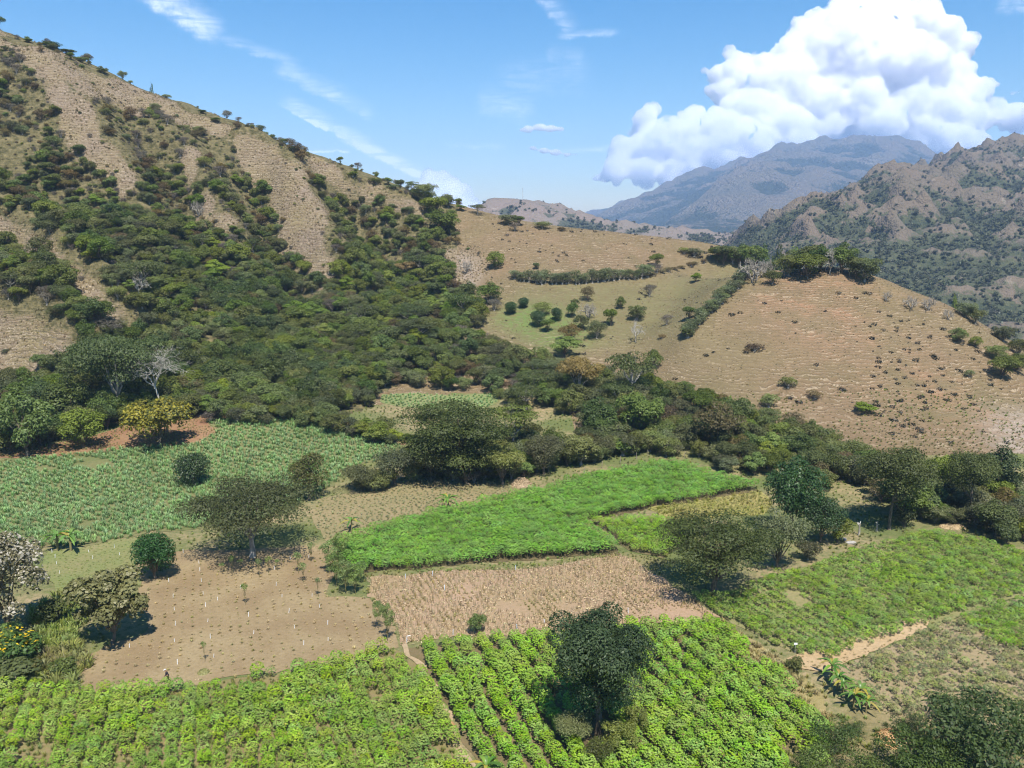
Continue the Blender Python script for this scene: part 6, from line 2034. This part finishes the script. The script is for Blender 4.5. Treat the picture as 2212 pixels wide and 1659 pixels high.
# mast on the far hill
x, y, _ = (float(c) for c in world_pt(1129, 431, 1800))
ix_ = int(np.argmin(abs(MID[1][0] - x)))
iy_ = int(np.argmin(abs(MID[2][:, 0] - y)))
z = float(MID[3][iy_, ix_])
e = link('radio_mast', None, None, (x, y, z))
tag(e, 'thin lattice mast on top of the far grey brown hill', 'mast')
MH = height_for(x, y, z, 406)
for i in range(3):
    a = i * 2.094
    b0, b1 = np.array([math.cos(a) * 1.1, math.sin(a) * 1.1, -2]), np.array([math.cos(a) * .45, math.sin(a) * .45, MH])
    link('leg', Geo().add(*tube(np.array([b0, (b0 + b1) / 2, b1]), [.16, .14, .12], 4)).mesh('mast_leg', [M_STEEL]), e)
for kk in range(8):
    zz = MH * (kk + .5) / 8
    r = 1.1 - .65 * zz / MH
    g = Geo()
    for i in range(3):
        a, b = i * 2.094, (i + 1) * 2.094
        g.add(*tube(np.array([[math.cos(a) * r, math.sin(a) * r, zz], [(math.cos(a) + math.cos(b)) * r / 2, (math.sin(a) + math.sin(b)) * r / 2, zz + MH / 32], [math.cos(b) * r, math.sin(b) * r, zz + MH / 16]]), [.08] * 3, 4))
    link('brace', g.mesh('mast_brace', [M_RED if kk % 2 else M_STEEL]), e)
link('antenna', Geo().add(*tube(np.array([[0, 0, MH - .5], [0, 0, MH + 1.5], [0, 0, MH + 3.5]]), [.1, .08, .05], 4)).mesh('mast_antenna', [M_STEEL]), e)


# ------------------------------------------------------------------ person walking along the edge of the bare soil
def skin_mesh(name, joints, edges, mat, parent, levels=2):
    me = bpy.data.meshes.new(name)
    me.from_pydata([j[:3] for j in joints], edges, [])
    me.update()
    o = link(name, me, parent)
    me.materials.append(mat)
    md = o.modifiers.new('skin', 'SKIN')
    lay = me.skin_vertices[0] if me.skin_vertices else None
    if lay is None:
        bpy.context.view_layer.objects.active = o
        lay = me.skin_vertices.new() if hasattr(me.skin_vertices, 'new') else me.skin_vertices[0]
    for i, j in enumerate(joints):
        r = j[3] if hasattr(j[3], '__len__') else (j[3], j[3])
        lay.data[i].radius = r
    lay.data[0].use_root = True
    md.use_smooth_shade = True
    sd = o.modifiers.new('smooth', 'SUBSURF')
    sd.levels = sd.render_levels = levels
    return o


M_SKIN = flat_mat('skin', (0.28, 0.16, 0.10), 0.55)
M_CLOTH = flat_mat('dark_clothes', (0.035, 0.035, 0.045), 0.9)
M_TROUS = flat_mat('dark_trousers', (0.05, 0.045, 0.042), 0.9)
M_CAP = flat_mat('pale_cap', (0.66, 0.66, 0.66), 0.8)
x, y, z = (float(c) for c in ground_at(364, 1478))
per = link('person', None, None, (x, y, z), (0, 0, math.radians(200)))
tag(per, 'person in dark clothes and a pale cap bending forward at the edge of bare soil', 'person')
# faces local +X; leaning forward, mid stride
J = [(0, 0, .95, (.13, .15)), (.06, 0, 1.15, (.12, .155)), (.14, 0, 1.36, (.115, .175)), (.18, 0, 1.46, (.07, .08)), (.21, 0, 1.54, (.055, .055)), (.25, 0, 1.66, (.10, .082)), (.25, 0, 1.74, (.085, .072)),
     (.15, .19, 1.42, .062), (.20, .25, 1.17, .05), (.36, .24, .98, .038), (.41, .235, .93, (.035, .02)),
     (.15, -.19, 1.42, .062), (.10, -.27, 1.18, .05), (.20, -.26, .96, .038), (.24, -.255, .90, (.035, .02)),
     (.0, .10, .88, .095), (.14, .11, .50, .068), (.06, .11, .09, .045), (.20, .12, .04, .04),
     (-.01, -.10, .88, .095), (-.04, -.11, .50, .068), (-.24, -.11, .13, .045), (-.12, -.12, .05, .04)]
E = [(0, 1), (1, 2), (2, 3), (3, 4), (4, 5), (5, 6), (2, 7), (7, 8), (8, 9), (9, 10), (2, 11), (11, 12), (12, 13), (13, 14), (0, 15), (15, 16), (16, 17), (17, 18), (0, 19), (19, 20), (20, 21), (21, 22)]
for hand, sy in ((10, 1), (14, -1)):
    hx, hy, hz, _ = J[hand]
    for f, (oy, L) in enumerate(((-.03, .06), (-.01, .075), (.01, .08), (.03, .065))):
        b = len(J)
        J += [(hx + .035, hy + oy, hz - .03, .010), (hx + .035 + L * .55, hy + oy, hz - .03 - L * .6, .009), (hx + .02 + L * .5, hy + oy, hz - .045 - L, .008)]
        E += [(hand, b), (b, b + 1), (b + 1, b + 2)]
    b = len(J)
    J += [(hx + .01, hy - sy * .045, hz - .01, .011), (hx + .045, hy - sy * .055, hz - .045, .009)]
    E += [(hand, b), (b, b + 1)]
skin_mesh('body', J, E, M_SKIN, per)
skin_mesh('jacket', [(.01, 0, .90, (.15, .17)), (.06, 0, 1.15, (.14, .175)), (.14, 0, 1.36, (.135, .19)), (.175, 0, 1.45, (.09, .10)), (.15, .195, 1.42, .082), (.20, .255, 1.17, .068), (.33, .245, 1.01, .055),
                      (.15, -.195, 1.42, .082), (.10, -.275, 1.18, .068), (.185, -.265, 1.0, .055)], [(0, 1), (1, 2), (2, 3), (2, 4), (4, 5), (5, 6), (2, 7), (7, 8), (8, 9)], M_CLOTH, per)
skin_mesh('trousers', [(0, 0, .93, (.142, .162)), (.0, .10, .86, .112), (.14, .11, .50, .085), (.07, .11, .13, .066), (-.01, -.10, .86, .112), (-.04, -.11, .50, .085), (-.22, -.11, .17, .066)],
          [(0, 1), (1, 2), (2, 3), (0, 4), (4, 5), (5, 6)], M_TROUS, per)
cap = rock_mesh('cap', 2, .115, .1, .085, M_CAP)
cp = link('cap', cap, per, (.25, 0, 1.745))
bm = bmesh.new()
bmesh.ops.create_circle(bm, cap_ends=True, radius=.09, segments=14)
bmesh.ops.scale(bm, vec=(1.1, .85, 1), verts=bm.verts[:])
bmesh.ops.solidify(bm, geom=bm.faces[:], thickness=.012)
me = bpy.data.meshes.new('cap_peak')
bm.to_mesh(me)
bm.free()
me.materials.append(M_CAP)
link('peak', me, cp, (.10, 0, -.015), (0, .12, 0))
for nm, pos, sx in (('nose', (.352, 0, 1.645), .018), ('ear', (.245, .088, 1.65), .022), ('ear', (.245, -.088, 1.65), .022), ('eye', (.34, .03, 1.675), .012), ('eye', (.34, -.03, 1.675), .012)):
    link(nm, rock_mesh(nm, 3, sx, sx * .7, sx * 1.3, M_SKIN if nm != 'eye' else M_CLOTH), per, pos)
for s_, px_, pz_ in ((1, .13, .035), (-1, -.18, .055)):
    link('boot', rock_mesh('boot', 5, .15, .055, .075, M_CLOTH), per, (px_, s_ * .115, pz_))
# ------------------------------------------------------------------ cumulus clouds, 14 km away behind the blue mountain
def cloud_mat(name, lo, hi, den):
    m, t = new_mat(name)
    out = t.n('ShaderNodeOutputMaterial')
    pos = t.n('ShaderNodeNewGeometry').outputs['Position']
    n = t.noise(pos, 0.0036, 9, 0.70)
    v = t.n('ShaderNodeVolumePrincipled')
    v.inputs['Color'].default_value = (0.972, 0.972, 0.982, 1)
    v.inputs['Anisotropy'].default_value = 0.35
    t.l(t.mapr(n, lo, hi, 0.0, den), v.inputs['Density'])
    t.l(v.outputs[0], out.inputs['Volume'])
    return m


M_CLOUD = cloud_mat('cloud_white', 0.38, 0.52, 0.018)
M_SCRAP = cloud_mat('cloud_scrap', 0.25, 0.50, 0.03)


def cloud(name, blobs, Y, voxel, disp, label, seed, squash=0.8):
    rng = np.random.default_rng(seed)
    bm = bmesh.new()
    k = Y / FPX
    for (u, v, r) in blobs:
        r = r * (1.0 if name == 'cumulus_cloud' else 1.2)
        kids = [(0, 0, 0, 1.0)]
        for _ in range(9 if r < 90 else 4):
            d = unit(rng.normal(size=3))
            kids.append((*(d * rng.uniform(.5, .85)), rng.uniform(.3, .5)))
        yy = Y + (rng.uniform(-.5, .5) * min(r, 60) + (300 - v) * 0.75) * k
        c = np.array([float(q) for q in world_pt(u, v, yy)])
        for (a, b_, cc, s) in kids:
            R = r * k * s
            mt = Matrix.Translation(Vector(c + np.array([a, b_ * (1.2 if r < 90 else 0.4), cc * squash]) * r * k)) @ Matrix.Diagonal((R, R * (1.1 if r < 90 else 0.45), R * squash + R * .1, 1))
            bmesh.ops.create_icosphere(bm, subdivisions=2, radius=1, matrix=mt)
    me = bpy.data.meshes.new(name)
    bm.to_mesh(me)
    bm.free()
    me.materials.append(M_CLOUD if 'cumulus' in name else M_SCRAP)
    o = link(name, me)
    rm = o.modifiers.new('merge', 'REMESH')
    rm.mode = 'VOXEL'
    rm.voxel_size = voxel
    rm.use_smooth_shade = True
    for i, (sz, st) in enumerate(disp):
        tx = bpy.data.textures.new('%s_billow_%d' % (name, i), 'VORONOI' if st < 0 else 'CLOUDS')
        tx.noise_scale = sz
        if st > 0:
            tx.noise_depth = 4
        md = o.modifiers.new('billow', 'DISPLACE')
        md.texture = tx
        md.texture_coords = 'GLOBAL'
        md.strength = st
        md.mid_level = 0.5
    tag(o, label, 'cloud')
    return o


BIG = [(1850, 150, 150), (1745, 215, 110), (1960, 215, 120), (1480, 315, 66), (1630, 265, 80), (1560, 295, 56), (1400, 320, 50), (1560, 200, 30), (1800, 90, 90), (1940, 110, 100), (2050, 210, 70), (1690, 190, 80), (1330, 378, 26), (1380, 372, 34), (1440, 368, 34), (1300, 382, 14), (1350, 345, 30), (1345, 318, 22), (1390, 290, 34), (1392, 258, 26), (1400, 243, 18), (1440, 300, 46), (1498, 262, 32), (1500, 246, 20), (1470, 330, 50), (1530, 330, 52), (1520, 290, 40), (1590, 325, 44),
       (1545, 162, 22), (1520, 152, 12), (1590, 160, 38), (1600, 130, 24), (1640, 150, 42), (1580, 115, 10), (1660, 190, 50), (1600, 230, 36), (1660, 250, 56), (1575, 262, 30), (1630, 290, 56), (1700, 280, 60),
       (1700, 130, 52), (1745, 90, 50), (1700, 95, 22), (1790, 60, 56), (1820, 20, 34), (1860, 30, 58), (1910, 10, 26), (1920, 60, 70), (1975, 50, 60), (2020, 80, 58), (2050, 120, 54), (2065, 165, 46), (2060, 210, 46),
       (1780, 160, 80), (1860, 140, 84), (1950, 150, 86), (1760, 230, 76), (1850, 240, 84), (1940, 240, 84), (2020, 240, 66), (2080, 260, 44), (1780, 275, 50), (1900, 278, 50), (1990, 290, 50), (2060, 300, 44), (2110, 310, 34), (2130, 250, 26), (2100, 225, 24),
       (1560, 350, 36), (1640, 330, 42), (1500, 372, 30), (1450, 388, 22), (1720, 312, 44), (2095, 325, 32), (2130, 335, 22), (1400, 392, 18), (2160, 245, 34), (2200, 250, 34), (2240, 240, 34), (2195, 200, 16), (2160, 180, 12)]
cloud('cumulus_cloud', BIG, 14500, 42.0, [(700, 260), (430, -210), (200, -90)], 'huge white cumulus cloud piled up over the blue mountain', 3)
cloud('small_cumulus_cloud', [(935, 392, 22), (930, 376, 11), (955, 400, 26), (985, 420, 24), (1010, 436, 20), (1040, 446, 14), (905, 415, 20), (950, 440, 40), (1000, 470, 40)], 14500, 36.0, [(260, -150), (130, -70)], 'white cumulus rising behind the saddle', 4)
cloud('flat_cloud', [(1140, 279, 12), (1165, 274, 13), (1190, 277, 12), (1210, 279, 8), (1128, 281, 7)], 15000, 35.0, [(300, 90), (120, 50)], 'small flat cloud, upper of two left of the cumulus', 5, 0.45)
cloud('flat_cloud', [(1150, 320, 8), (1175, 325, 10), (1200, 329, 10), (1225, 333, 8), (1242, 335, 5)], 15000, 35.0, [(300, 90), (120, 50)], 'small flat cloud, lower of two left of the cumulus', 6, 0.4)
cloud('flat_cloud', [(1290, 386, 9), (1310, 388, 9), (1330, 389, 8)], 15000, 30.0, [(300, 90), (120, 50)], 'low flat cloud strip under the left end of the cumulus', 7, 0.4)
